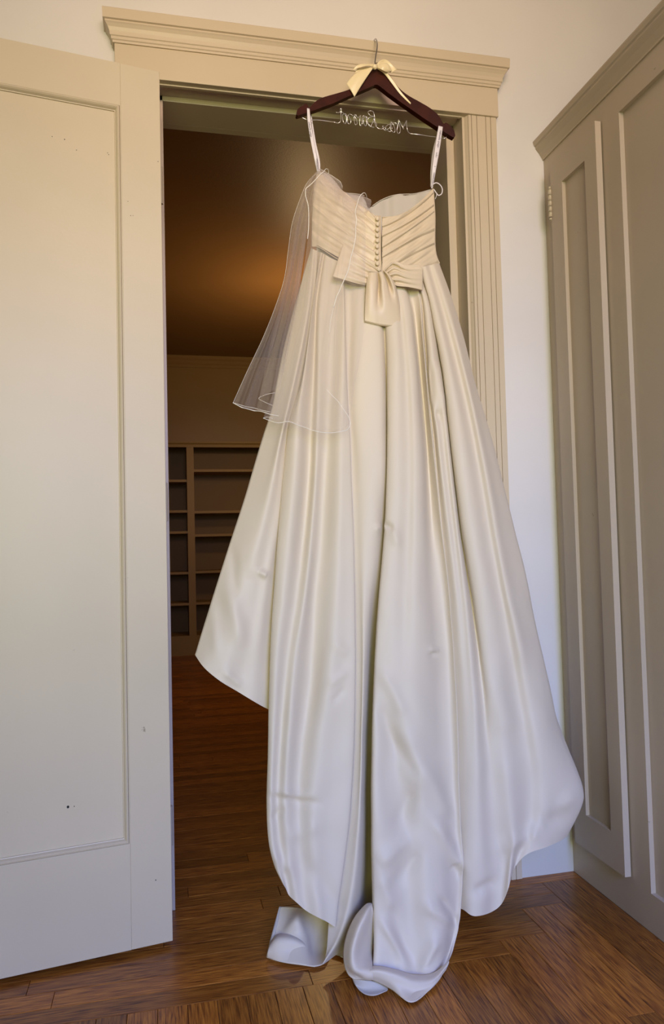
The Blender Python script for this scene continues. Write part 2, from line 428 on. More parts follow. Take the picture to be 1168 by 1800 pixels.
frame_sweep(PX0, PX1, PZ0, PZ1, mp_, M_door, dr, 'panel_moulding')
# small nail holes in the old paint
def nail(u, v):
    d = CF*FPX + CR*(u-IW/2) + CU*(IH/2-v); n_ = np.array([math.sin(DA), -math.cos(DA)]); o_ = np.array([XH, YH])
    t = ((o_-CC[:2])@n_)/(d[:2]@n_); p = CC+d*t; e_ = np.array([-math.cos(DA), -math.sin(DA)])
    return float((p[:2]-o_)@e_), float(p[2])
nh = MB()
for u, v, r_, rec in [(120, 1421, .0026, 1), (131, 1420, .001, 1), (114, 241, .0011, 1), (135, 260, .0009, 1), (92, 236, .0009, 1), (190, 265, .0008, 1), (192, 268, .0008, 1), (225, 354, .0008, 0), (230, 379, .0008, 0), (234, 379, .0007, 0), (278, 284, .0009, 0), (274, 1547, .0012, 0)]:
    x_, z_ = nail(u, v); y_ = -0.0098 if rec else 0.0002
    a = [2*math.pi*k/10 for k in range(10)]
    nh.add([(x_+r_*math.cos(t), y_, z_+r_*1.2*math.sin(t)) for t in a]+[(x_+r_*.8*math.cos(t), y_-0.001, z_+r_*.8*math.sin(t)) for t in a]+[(x_+r_*math.cos(t), y_-0.0012, z_+r_*math.sin(t)) for t in a],
           [tuple(range(10))]+[(k, (k+1)%10, 20+(k+1)%10, 20+k) for k in range(10)])
nh.build('nail_hole', M_dark, dr, label='small dark nail holes in the paint')
for z in (0.25, 1.0, 1.76):
    h_ = tube([(-0.006, -0.046, z-0.045), (-0.006, -0.046, z+0.045)], 0.006, 10); h_.box(-0.004, 0.03, -0.0415, -0.040, z-0.044, z+0.044)
    h_.build('hinge', M_hinge, dr)

# ------------------------------------------------------------------ built-in cabinets on the right
cb = empty('built_in_cabinet', (XC, -0.9, 0)); off = Vector((-XC, 0.9, 0))
tag(cb, 'tall taupe-painted built-in cupboard with recessed panels along the right wall', 'cabinet')
def cbuild(mbx, name, mtl, **k):
    mbx.v = [(x-XC, y+0.9, z) for x, y, z in mbx.v]; return mbx.build(name, mtl, cb, **k)
YE = -1.75; ZT = 1.955
XD = XC-0.019
d1y0, d1z0 = -0.283, 0.097
d1y1 = 0.5*(at(966, 303, x=XD)[1]+at(1013, 1470, x=XD)[1]); d1z1 = 1.905
p2y1, p2y0, p2z0, p2z1 = -0.352, -0.95, 0.088, 1.888
# face frame members around the narrow cupboard door opening and the wide panel
f = MB()
f.box(XC, XC+0.10, -0.075, -0.001, 0, ZT).box(XC, XC+0.10, p2y1, -0.270, 0, ZT).box(XC, XC+0.10, YE, p2y0, 0, ZT)
f.box(XC, XC+0.10, -0.270, -0.075, 0, 0.11).box(XC, XC+0.10, -0.270, -0.075, 1.895, ZT)
f.box(XC, XC+0.10, p2y0, p2y1, 0, p2z0).box(XC, XC+0.10, p2y0, p2y1, p2z1, ZT)
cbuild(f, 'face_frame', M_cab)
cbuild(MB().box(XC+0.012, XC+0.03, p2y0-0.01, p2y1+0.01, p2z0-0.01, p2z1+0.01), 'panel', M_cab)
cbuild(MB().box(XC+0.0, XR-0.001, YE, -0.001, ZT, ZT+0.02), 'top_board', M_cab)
cp = [(0.0, 1.953), (0.004, 1.953), (0.0045, 1.957), (0.008, 1.962), (0.014, 1.972), (0.022, 1.981), (0.024, 1.984), (0.024, 1.989), (0.028, 1.991), (0.031, 2.000), (0.031, 2.004), (0.0, 2.004), (-0.02, 2.004), (-0.02, 1.99)]
cbuild(MB().sweep(lambda o, h: [(XC-o, -0.001, h), (XC-o, YE, h)], cp), 'cornice', M_cab)
# overlay door with recessed panel
dt = 0.019
i1 = 0.5*(at(986, 323, x=XD)[1]+at(1033, 1430, x=XD)[1]); i0 = 0.5*(at(1025, 285, x=XD)[1]+at(1078, 1463, x=XD)[1])
k0 = at(1078, 1463, x=XD)[2]; k1 = at(1025, 285, x=XD)[2]
D = MB()
D.box(XC-dt, XC-0.003, i1, d1y1, d1z0, d1z1).box(XC-dt, XC-0.003, d1y0, i0, d1z0, d1z1)
D.box(XC-dt, XC-0.003, i0, i1, d1z0, k0).box(XC-dt, XC-0.003, i0, i1, k1, d1z1)
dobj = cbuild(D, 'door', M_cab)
def sub(mbx, name, mtl, par, **k):
    mbx.v = [(x-XC, y+0.9, z) for x, y, z in mbx.v]; return mbx.build(name, mtl, par, **k)
sub(MB().box(XC-dt+0.010, XC-0.002, i0-.005, i1+.005, k0-.005, k1+.005), 'panel', M_cab, dobj)
for z in (1.80, 0.22):
    hg = MB()
    for q_ in range(5):
        a0 = z-0.038+q_*0.0155
        tt = tube([(XC-dt-0.001, d1y1+0.0035, a0), (XC-dt-0.001, d1y1+0.0035, a0+0.0145)], 0.0055, 10); hg.add(tt.v, tt.f)
    for s_ in (-1, 1):
        tt = tube([(XC-dt-0.001, d1y1+0.0035, z+s_*0.040), (XC-dt-0.001, d1y1+0.0035, z+s_*0.046)], 0.004, 8); hg.add(tt.v, tt.f)
    sub(hg, 'hinge', M_hinge, dobj, smooth=True)

# ------------------------------------------------------------------ shelving in the far room
sh = empty('bookcase', (0.3, 4.55, 0)); tag(sh, 'brown-painted open bookcase with empty shelves in the dim room beyond', 'bookcase')
SY0, SY1 = 4.42, 4.735; SY0 = 4.70-0.28
def S_(u, v): return at(u, v, y=SY0)
def sb(mbx, name, mtl, **k):
    mbx.v = [(x-0.3, y-4.55, z) for x, y, z in mbx.v]; return mbx.build(name, mtl, sh, **k)
zt = S_(300, 776)[2]; zo = S_(300, 786)[2]; zb = S_(320, 1118)[2]; xs0, xs1 = S_(328, 800)[0], S_(340.5, 800)[0]
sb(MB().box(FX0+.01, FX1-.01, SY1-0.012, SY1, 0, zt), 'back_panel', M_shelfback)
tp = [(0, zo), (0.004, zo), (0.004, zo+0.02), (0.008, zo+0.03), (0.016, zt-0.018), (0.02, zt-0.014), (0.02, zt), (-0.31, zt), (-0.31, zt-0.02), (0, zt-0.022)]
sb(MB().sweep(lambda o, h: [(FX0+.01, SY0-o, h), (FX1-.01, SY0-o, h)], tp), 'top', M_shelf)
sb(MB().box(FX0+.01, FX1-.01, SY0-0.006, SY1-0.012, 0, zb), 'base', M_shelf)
sb(MB().box(xs0, xs1, SY0, SY1-0.012, zb, zo+0.02), 'upright', M_shelf)
xu = xs1+0.92
sb(MB().box(xu, xu+(xs1-xs0), SY0, SY1-0.012, zb, zo+0.02), 'upright', M_shelf)
xl = xs0-0.46
sb(MB().box(xl-(xs1-xs0), xl, SY0, SY1-0.012, zb, zo+0.02), 'upright', M_shelf)
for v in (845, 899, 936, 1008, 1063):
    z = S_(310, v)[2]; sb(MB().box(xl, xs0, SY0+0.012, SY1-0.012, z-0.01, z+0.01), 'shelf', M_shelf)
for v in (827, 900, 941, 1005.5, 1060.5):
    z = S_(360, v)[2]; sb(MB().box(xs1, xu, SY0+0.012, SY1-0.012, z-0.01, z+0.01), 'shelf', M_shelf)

# ------------------------------------------------------------------ hanger
HY = -0.095
hgr = empty('clothes_hanger', tuple(at(665, 140, y=HY)))
HO = np.array(hgr.location)
tag(hgr, 'dark mahogany wooden hanger hooked over the door cornice', 'hanger')
def rel(mbx, O): 
    mbx.v = [(x-O[0], y-O[1], z-O[2]) for x, y, z in mbx.v]; return mbx
top = [(519, 209.5), (520, 202), (524, 197), (530, 193), (537, 189.5), (541, 196.5), (545.5, 192.5), (555, 183), (566, 177), (590, 169), (612, 161.5), (626, 154), (636, 143), (644, 131), (653, 124.5), (661, 123), (671, 125), (681, 132), (690, 145), (702, 160), (716, 171.5), (736, 183.5), (755, 196), (768, 208.5), (773, 218), (776.5, 223.5), (780, 221.5), (788, 227.5), (794, 235.5), (796, 245)]
bot = [(794.5, 248.5), (786, 243.5), (770, 231.5), (745, 213.5), (720, 195), (700, 180.5), (682, 167), (668, 156), (661, 151.5), (652, 155.5), (636, 162.5), (612, 173), (586, 185.5), (562, 195.5), (546, 202), (530, 208), (521, 211.5)]
ol = [at(u, v, y=HY) for u, v in top+bot]
def arcd(p):      # the hanger arms curve gently towards the room at their ends
    dx = (p[0]-HO[0])/0.21; return -0.012*dx*dx
T_ = 0.008
tp_ = cr([at(u, v, y=HY) for u, v in top], np.linspace(0, 1, 90)); bt_ = cr([at(u, v, y=HY) for u, v in bot[::-1]], np.linspace(0, 1, 90))
# match the lower edge to the upper one by position along the arm
bt_ = np.array([[np.interp(p[0], bt_[:, 0], bt_[:, 0]), HY, np.interp(p[0], bt_[:, 0], bt_[:, 2])] for p in tp_])
hmb = MB(); g_ = []
for a_, b2_ in zip(tp_, bt_):
    dy = arcd(a_)
    g_.append([(a_[0]-HO[0], dy-T_, a_[2]-HO[2]), (a_[0]-HO[0], dy+T_, a_[2]-HO[2]), (b2_[0]-HO[0], dy+T_, min(b2_[2], a_[2]-.001)-HO[2]), (b2_[0]-HO[0], dy-T_, min(b2_[2], a_[2]-.001)-HO[2])])
hmb.grid(np.array(g_).transpose(1, 0, 2), closed_u=True)
hmb.f += [(0, 90, 180, 270), (89, 359, 269, 179)]
hm = bpy.data.meshes.new('body'); hm.from_pydata(hmb.v, [], hmb.f); hm.update(); hm.materials.append(M_hanger)
hb = bpy.data.objects.new('body', hm); link(hb, hgr)
md = hb.modifiers.new('bevel', 'BEVEL'); md.width = 0.0022; md.segments = 3; md.limit_method = 'ANGLE'; md.angle_limit = math.radians(50)
hk = [at(660, 126, y=HY), at(659.5, 112, y=HY), at(661, 98, y=HY), at(663.3, 84, y=HY+0.003), at(663.3, 76, y=HY+0.010), at(661.5, 69, y=HY+0.024), at(659.5, 69, y=HY+0.037), at(658.3, 70.7, y=HY+0.047)]
rel(tube(hk, 0.0017, 10, 50), HO).build('hook', M_steel, hgr, smooth=True)
rel(tube([at(658.6, 111, y=HY), at(665, 111, y=HY)], 0.0012, 8), HO).build('hook_collar', M_steel, hgr)

# silver wire bent into mirrored script, strung between the arms
wp = [(0, 318), (60, 328), (108, 338), (134, 322), (142, 275), (144, 205), (150, 152), (136, 158), (135, 190), (108, 207), (80, 200), (108, 205), (150, 193), (180, 216), (206, 240), (214, 295), (203, 346), (180, 332), (164, 280), (168, 232), (192, 216), (222, 244), (226, 300), (236, 345), (262, 345), (272, 312), (254, 270), (236, 238), (262, 224), (290, 240), (308, 262), (316, 320), (330, 360), (352, 345), (340, 290), (312, 235), (330, 232), (362, 268), (385, 250), (398, 240), (386, 290), (384, 350), (400, 376), (414, 350), (416, 290), (428, 246), (448, 246), (430, 290), (438, 350), (460, 376), (474, 350), (468, 280), (452, 250), (480, 270), (488, 330), (515, 375), (560, 398), (572, 392), (530, 380), (540, 350), (572, 318), (600, 345), (596, 382), (582, 340), (575, 262), (545, 258), (500, 275), (482, 320), (500, 370), (520, 384), (575, 262), (580, 250), (540, 248), (503, 225), (492, 196), (520, 180), (556, 192), (570, 225), (574, 300), (584, 360), (610, 398), (668, 415), (690, 408), (696, 386), (680, 378), (676, 400), (700, 425), (728, 434), (716, 400), (740, 366), (778, 354), (766, 400), (738, 424), (760, 446), (784, 448), (776, 400), (786, 322), (796, 330), (788, 380), (800, 410), (786, 420), (800, 445), (830, 458), (838, 425), (822, 370), (806, 340), (846, 338), (872, 362), (862, 430), (880, 475), (898, 464), (905, 400), (886, 350), (884, 294), (896, 320), (925, 370), (950, 414), (938, 402), (960, 365), (988, 305), (986, 340), (992, 400), (1006, 450), (1035, 472), (1100, 480), (1168, 490), (1300, 510), (1420, 524)]
wps = [at(531, 206.5, y=HY-0.004), at(540, 210.5, y=HY-0.004), at(560, 211, y=HY-0.002)] + [at(580+a/7.3, 170+b/7.3, y=HY+0.0025*math.sin(i*1.7)) for i, (a, b) in enumerate(wp)] + [at(781, 243.3, y=HY-0.003), at(785, 241.5, y=HY-0.004)]
wr = empty('name_wire', tuple(wps[0])); tag(wr, 'silver wire bent into mirrored handwriting strung below the hanger arms', 'wire sign')
rel(tube(wps, 0.00095, 6, 700), np.array(wps[0])).build('wire_script', M_wire, wr, smooth=True)

# cream ribbon bow at the hanger neck
bow = empty('ribbon_bow', tuple(at(659, 119, y=HY-0.015))); BO = np.array(bow.location)
tag(bow, 'small cream satin ribbon bow tied round the hanger hook', 'bow')
def patch(strs, nv=24, per=6, ypar=None):
    rows = []
    for s in strs:
        rows.append(cr([at(p[0], p[1], y=p[2]) for p in s], np.linspace(0, 1, nv)))
    return MB().grid(across(rows, per))
y0 = HY-0.014
rel(patch([[(657, 112.5, y0-.004), (640, 112, y0-.012), (628, 115, y0-.010), (619.5, 124.5, y0-.004)], [(656, 117, y0-.005), (645, 115.5, y0-.016), (634, 118, y0-.012), (619.5, 124.5, y0-.003)]]), BO).build('loop', M_cream, bow, smooth=True, solid=0.0006)
rel(patch([[(655, 120, y0-.006), (645, 117, y0-.0), (635, 117, y0+.002), (628, 121, y0)], [(654, 121.5, y0-.006), (645, 123.5, y0-.004), (634, 127, y0-.004), (624, 128, y0)]]), BO).build('loop', M_cream, bow, smooth=True, solid=0.0006)
rel(patch([[(663, 112, y0-.004), (670, 106, y0-.004), (679, 105, y0-.002), (698.5, 122.5, y0+.002)], [(664, 116, y0-.005), (674, 110, y0-.000), (684, 115, y0+.002), (690, 127.5, y0+.002)], [(665, 120, y0-.005), (674, 118, y0-.004), (681, 125, y0-.002), (689, 128, y0)]]), BO).build('loop', M_cream, bow, smooth=True, solid=0.0006)
rel(patch([[(664, 115, y0-.006), (672, 112, y0-.012), (682, 112, y0-.010), (689, 124, y0-.004)], [(664, 117, y0-.006), (673, 117.5, y0-.014), (681, 121, y0-.012), (689, 124.5, y0-.004)], [(664, 119, y0-.006), (672, 123, y0-.012), (679, 126.5, y0-.008), (684, 127, y0-.004)]]), BO).build('loop', M_cream, bow, smooth=True, solid=0.0006)
rel(patch([[(651, 118, y0-.004), (632, 125, y0-.003), (620, 133, y0-.002), (609, 147, y0)], [(654, 119, y0-.006), (636, 132, y0-.008), (625, 145, y0-.006), (617, 159, y0-.002)], [(656, 120, y0-.006), (645, 136, y0-.007), (634, 153, y0-.004), (623.5, 170.5, y0)]]), BO).build('tail', M_cream, bow, smooth=True, solid=0.0006)
rel(patch([[(664, 118, y0-.004), (678, 125, y0-.003), (692, 142, y0+.001), (706, 162, y0+.002), (723, 181, y0+.002)], [(664, 121, y0-.004), (676, 130, y0+.001), (690, 148, y0+.003), (704, 166, y0+.004), (722, 183.5, y0+.004)]]), BO).build('tail', M_cream, bow, smooth=True, solid=0.0006)
k_ = MB(); cen = at(659, 117.5, y=y0-.008)
g = []
for i in range(13):
    th = math.pi*i/12; g.append([cen+np.array([0.0068*math.sin(th)*math.cos(p_), 0.006*math.sin(th)*math.sin(p_), 0.0062*math.cos(th)*(1+.08*math.cos(3*p_))]) for p_ in np.linspace(0, 2*math.pi, 17)])
rel(k_.grid(np.array(g)), BO).build('knot', M_cream, bow, smooth=True)

# ------------------------------------------------------------------ wedding gown
def lerp(a, b, t): return a+(b-a)*t
GO = at(665, 470, y=-0.12)
gown = empty('wedding_gown', tuple(GO))
tag(gown, 'ivory satin strapless wedding gown with long train hanging in the doorway', 'dress')
SLV = [430, 600, 800, 1200, 1500, 1760]; SLD = [0.0, .03, .07, .13, .175, .20]
def base_y(u, v, bul=0.030):
    lo = np.interp(v, [430, 1150], [549, 400]); hi = np.interp(v, [430, 1400], [772, 1010])
    s = min(max((u-lo)/(hi-lo), 0), 1)
    return -(0.100 + bul*math.sin(math.pi*s)*np.interp(v, [430, 700], [1, .6]) + np.interp(v, SLV, SLD))
def string(pts, d):
    """pts in photograph pixels down the fold, d = how far (cm) the fold stands out, as number or [(v,d),...]"""
    out = []
    for p in pts:
        u, v = p[:2]
        dd = d if np.isscalar(d) else np.interp(v, [a[0] for a in d], [a[1] for a in d])
        dd *= np.interp(v, [430, 470, 620], [.25, .4, 1])
        yy = base_y(u, v) - dd/100.0
        if len(p) > 2: yy = p[2]
        out.append(P(u, v, yy))
    return out
K = []
def A(d, *pts): K.append(string(pts, d))
# ---- left panel
A(-2, (547,436),(532,488),(520,531),(508,575),(497,620),(487,670),(478,718),(462,768),(445,825),(431,873),(400,968),(370,1062),(343,1151))
A(1.0, (549,437),(540,500),(524,590),(506,680),(488,760),(462,860),(424,980),(390,1100),(359,1174))
A(2.4, (552,438),(545,520),(532,600),(515,680),(494,770),(472,880),(445,990),(418,1100),(388,1198))
A(1.0, (555,440),(549,520),(537,600),(520,680),(500,760),(486,870),(465,980),(442,1100),(415,1214))
A([(430,.3),(900,.2),(1000,.9),(1300,.9)], (558,441),(553,520),(541,600),(524,680),(504,745),(496,835),(489,915),(479,967),(469,1018),(456,1113),(440,1229))
A(-.6, (559,441),(554,520),(543,600),(527,680),(508,745),(500,835),(494,915),(487,967),(480,1018),(469,1113),(460,1241))
A(-3.4, (560,442),(557,520),(547,600),(533,680),(517,740),(510,835),(505,915),(501,980),(497,1050),(493,1120),(489,1262))
# ---- front lobe left
A([(430,.3),(800,.3),(950,1.6),(1700,2.0)], (562,443),(556,500),(549,560),(528,680),(507,745),(498,825),(491,900),(486,960),(480,1040),(475,1110),(472,1180),(470,1250),(469,1340),(467,1425),(471,1487),(480,1520),(490,1540))
A(3.2, (566,444),(555,500),(547,560),(537,640),(526,720),(520,835),(510,950),(498,1060),(487,1150),(483,1250),(479,1340),(477,1430),(481,1490),(490,1530),(502,1560))
A([(430,-1.2),(900,-1.0),(1100,1.4),(1700,2.2)], (570,446),(563,488),(557,530),(555,575),(553,625),(550,694),(546,760),(543,835),(533,950),(520,1055),(506,1150),(497,1250),(491,1340),(488,1430),(494,1495),(508,1574))
A([(430,2.2),(900,2.0),(1250,3.4),(1700,2.6)], (573,448),(566,500),(561,560),(560,640),(558,740),(555,835),(547,950),(536,1055),(522,1150),(512,1250),(505,1340),(502,1430),(508,1500),(522,1586))
A([(430,.8),(760,-.4),(1200,-.8),(1340,.6),(1700,2.8)], (585,455),(588,520),(583,600),(578,700),(574,780),(568,876),(563,960),(553,1044),(545,1200),(530,1305),(524,1370),(524,1450),(528,1520),(538,1600))
A([(430,2.2),(1200,3.0),(1700,3.2)], (600,461),(603,540),(600,640),(596,760),(594,880),(590,1000),(582,1120),(570,1220),(556,1320),(548,1400),(550,1480),(554,1545),(560,1612))
A([(430,2.4),(1200,2.4),(1700,2.5)], (602,462),(605,540),(606,640),(608,760),(609,880),(610,1000),(607,1120),(602,1220),(592,1320),(580,1400),(577,1480),(574,1550),(574,1619))
A([(430,1.2),(900,1.8),(1200,2.4),(1700,2.0)], (604,463),(606,505),(608,574),(610,642),(613,711),(617,768),(620,864),(624,960),(626.5,1080),(627,1200),(626,1300),(622,1380),(617,1450),(610,1510),(601,1570),(593,1631))
A([(430,-.6),(900,-.3),(1200,-1.0),(1700,-1.5)], (605,464),(606,505),(607,574),(608,642),(610,711),(612,768),(614,864),(616,960),(616,1080),(614,1200),(612,1300),(607,1380),(601,1450),(594,1510),(586,1560),(580,1604))
# ---- strip between the lobes, falls to the floor
A([(430,-1.2),(620,-.9),(1000,0),(1800,0)], (612,468),(615,520),(616,574),(614,620),(614,700),(620,768),(624,864),(629,960),(633,1080),(634,1200),(632,1300),(628,1380),(622,1450),(614,1530),(604,1590),(590,1640),(574,1680))
A([(430,.6),(1000,.8),(1300,.9),(1800,1.2)], (626,473),(628,520),(627,574),(626,640),(628,720),(634,800),(638,900),(640,1000),(640,1100),(639,1200),(637,1300),(634,1400),(630,1480),(622,1560),(608,1620),(590,1662),(566,1697))
A([(430,1.8),(900,1.3),(1300,-1.5),(1800,-3.0)], (642,477),(650,560),(655,680),(660,800),(659,900),(655,1000),(650,1080),(646,1200),(643,1300),(641,1400),(640,1480),(636,1560),(626,1610),(612,1645),(600,1672))
A([(430,1.6),(800,1.2),(1000,-.8),(1200,-7),(1500,-11),(1800,-11)], (655,480),(668,560),(672,640),(674,740),(675,820),(671,900),(664,1000),(657,1090),(652,1200),(649,1300),(646,1400),(645,1500),(643,1580),(641,1660))
A([(430,.2),(560,-.8),(800,-1.8),(1000,-4),(1200,-9),(1500,-14),(1800,-14)], (659,480),(674,560),(679,640),(682,740),(683,820),(681,900),(676,1000),(671,1090),(667,1200),(664,1300),(663,1400),(662,1500),(662,1580),(662,1660))
# ---- middle lobe with the longest train
A([(430,1.0),(1200,2.2),(1650,4.5),(1800,7)], (663,480),(675,540),(680,600),(681,700),(680,800),(676,920),(669,1000),(661,1100),(656,1200),(653,1300),(651,1400),(652,1500),(654,1580),(656,1640),(657,1688))
A([(430,2.4),(1200,3.2),(1650,6.0),(1800,9)], (668,480),(683,540),(688,600),(689,700),(689,800),(686,920),(680,1000),(672,1100),(668,1200),(665,1300),(664,1400),(665,1500),(666,1590),(668,1650),(664,1695),(655,1722))
A([(430,3.0),(1200,3.6),(1330,2.6),(1480,4.4),(1700,6.5),(1800,10)], (674,479),(694,540),(700,620),(702,700),(703,800),(701,920),(696,1000),(690,1100),(687,1200),(686,1300),(685,1400),(688,1500),(692,1590),(696,1650),(694,1700),(688,1737))
A([(430,2.2),(1150,3.4),(1250,4.4),(1400,3.0),(1560,3.6),(1690,5.0),(1800,11)], (682,477),(703,540),(711,620),(716,700),(718,800),(717,920),(714,1000),(710,1100),(710,1200),(711,1300),(714,1400),(717,1500),(720,1590),(724,1650),(726,1700),(720,1762))
A([(430,3.0),(1150,4.2),(1500,4.8),(1690,6.6),(1800,10)], (690,475),(709,530),(718,600),(725,680),(731,800),(731,900),(731,1000),(731,1100),(733,1200),(737,1300),(741,1400),(746,1500),(752,1590),(757,1650),(752,1700),(738,1752))
A([(430,2.4),(900,2.8),(1100,3.2),(1350,3.2),(1800,7.5)], (697,474),(714,511),(722,543),(728,600),(732,640),(737,713),(741,770),(744,836),(745,908),(746,1000),(750,1100),(755,1200),(760,1300),(766,1400),(773,1500),(778,1590),(779,1650),(772,1700),(757,1740))
A([(430,-.8),(640,-2.4),(900,-1.6),(1050,.6),(1350,1.8),(1800,5)], (701,474),(717,511),(727,543),(734,600),(738,640),(745,713),(750,770),(754,836),(758,908),(762,1000),(768,1100),(774,1200),(778,1300),(784,1400),(790,1500),(795,1590),(793,1640),(788,1680),(776,1718))
A([(430,-.2),(700,-.6),(900,.2),(1050,.2),(1350,1.4),(1800,4)], (706,473),(728,515),(736,560),(742,620),(747,680),(752,740),(757,800),(764,870),(771,944),(777,1003),(784,1075),(790,1150),(794,1230),(797,1330),(801,1430),(806,1520),(805,1580),(801,1634),(788,1692))
A([(430,2.2),(900,2.2),(1350,3.0),(1800,3.5)], (712,473),(737,515),(743,583),(751,666),(757,730),(762,775),(771,860),(779,944),(787,1003),(795,1090),(802,1180),(806,1260),(808,1350),(811,1440),(815,1520),(813,1580),(808,1632),(800,1662))
A([(430,-.6),(700,-1.8),(1350,-.8),(1800,-.5)], (716,473),(738,515),(746,583),(753,666),(758,730),(763,775),(770,860),(777,944),(783,1003),(790,1090),(796,1180),(799,1260),(801,1350),(803,1440),(805,1520),(806,1597))
# ---- ridges right of the middle
A([(430,1.2),(1350,1.0),(1800,1.4)], (719,472),(742,515),(750,583),(757,666),(766,735),(772,790),(781,870),(790,944),(797,1010),(805,1095),(811,1180),(814,1260),(815,1350),(817,1440),(817,1520),(817,1600))
A([(430,.6),(620,2.6),(760,.4),(1350,2.2),(1800,2.6)], (723,472),(748,520),(757,583),(765,660),(775,735),(781,790),(790,870),(799,944),(806,1010),(815,1095),(822,1180),(827,1260),(829,1350),(832,1440),(833,1520),(829,1609))
A([(430,.4),(620,1.0),(760,1.4),(1350,2.8),(1800,2.4)], (727,471),(751,518),(763,580),(772,650),(782,722),(788,780),(795,845),(804,920),(812,985),(823,1075),(831,1160),(837,1240),(841,1330),(846,1440),(850,1520),(847,1608))
A([(430,-1.4),(900,-2.2),(1100,-1.0),(1350,1.2),(1800,1.4)], (732,470),(752,512),(766,580),(777,650),(786,722),(794,790),(802,860),(811,932),(821,1000),(833,1080),(843,1160),(850,1240),(856,1330),(863,1430),(869,1520),(865,1602))
# ---- right panel
A([(430,1.4),(900,1.8),(1350,1.6),(1800,1.6)], (741,469),(747,500),(754,525),(763,572),(773,619),(780,666),(788,730),(796,800),(804,860),(814,932),(825,1000),(838,1080),(850,1160),(859,1240),(869,1330),(880,1430),(888,1510),(881,1590))
A([(430,3.2),(1000,3.6),(1200,2.4),(1400,3.4),(1800,3.4)], (748,468),(762,520),(779,590),(796,670),(811,750),(822,820),(834,900),(848,992),(866,1090),(880,1190),(890,1290),(900,1390),(905,1460),(895,1560))
A([(430,1.4),(1000,1.8),(1200,1.0),(1400,1.0),(1800,2.6)], (755,466),(773,525),(792,595),(812,675),(830,760),(843,830),(856,910),(872,1000),(892,1110),(908,1210),(922,1310),(930,1390),(927,1450),(905,1527))
A([(430,3.0),(1000,3.4),(1300,3.0),(1800,2.2)], (762,465),(782,525),(803,598),(824,682),(845,780),(860,860),(874,940),(890,1030),(912,1130),(932,1230),(948,1320),(957,1390),(953,1440),(930,1500))
A([(430,1.2),(1000,1.2),(1300,2.4),(1800,1.6)], (768,463),(787,515),(809,592),(831,680),(855,780),(872,862),(888,945),(905,1030),(925,1120),(948,1220),(968,1310),(985,1375),(984,1425),(972,1486))
A([(430,-1.4),(1800,-1.2)], (772,462),(790,510),(815,590),(835,670),(862,760),(885,850),(905,930),(925,1010),(942,1100),(962,1190),(985,1290),(1010,1350),(1024,1385),(1026,1402),(1014,1436),(1000,1465))
# ---- round the far side (front of the gown, facing the wall)
def B(pts, ys):
    K.append([P(u, v, yy) for (u, v), yy in zip(pts, np.interp([p[1] for p in pts], [460, 800, 1500], ys))])
B([(771,462),(806,600),(856,800),(905,1000),(950,1200),(985,1350)], (-.085, -.115, -.14))
B([(745,465),(780,600),(820,800),(862,1000),(900,1200),(925,1360)], (-.062, -.075, -.09))
B([(700,465),(730,600),(760,800),(785,1000),(810,1200),(825,1400)], (-.055, -.055, -.06))
B([(640,465),(645,600),(640,800),(640,1000),(640,1200),(640,1400)], (-.055, -.055, -.05))
B([(590,455),(580,600),(560,800),(540,1000),(525,1150),(520,1230)], (-.06, -.07, -.08))
B([(553,440),(535,560),(500,740),(455,900),(425,1040),(405,1150)], (-.085, -.10, -.14))
NV = 300
ts = np.linspace(0, 1, NV)
rows = [cr(k, ts) for k in K]
rows.append(rows[0].copy())
grid = across(rows, 9)[:-1]
# relax the sheet sideways so the folds stay round
for _ in range(10):
    sm = grid.copy(); sm[1:-1] = .25*grid[:-2]+.5*grid[1:-1]+.25*grid[2:]
    keep = np.zeros(len(grid), bool); keep[:2] = True; keep[9*40-1:9*40+2] = True
    sm[keep] = grid[keep]; grid = sm
# soft cloth ripples (real displacement)
def vnoise(p, s, seed=0):
    q = p*s+seed*7.13
    return (np.sin(q[..., 0]*1.7+np.sin(q[..., 2]*1.1+q[..., 1])*1.6)*np.cos(q[..., 2]*1.3+1.9*np.sin(q[..., 0]*.8+seed)))
zz = grid[..., 2]
amp = np.interp(zz, [0.0, 0.05, 0.5, 1.2, 1.5], [0.0, 0.0045, 0.0035, 0.0012, 0.0])
dn = vnoise(grid*np.array([1, 1, .5]), 14, 1)*.7+vnoise(grid*np.array([1, .6, .8]), 27, 2)*.3
grid[..., 1] -= amp*dn
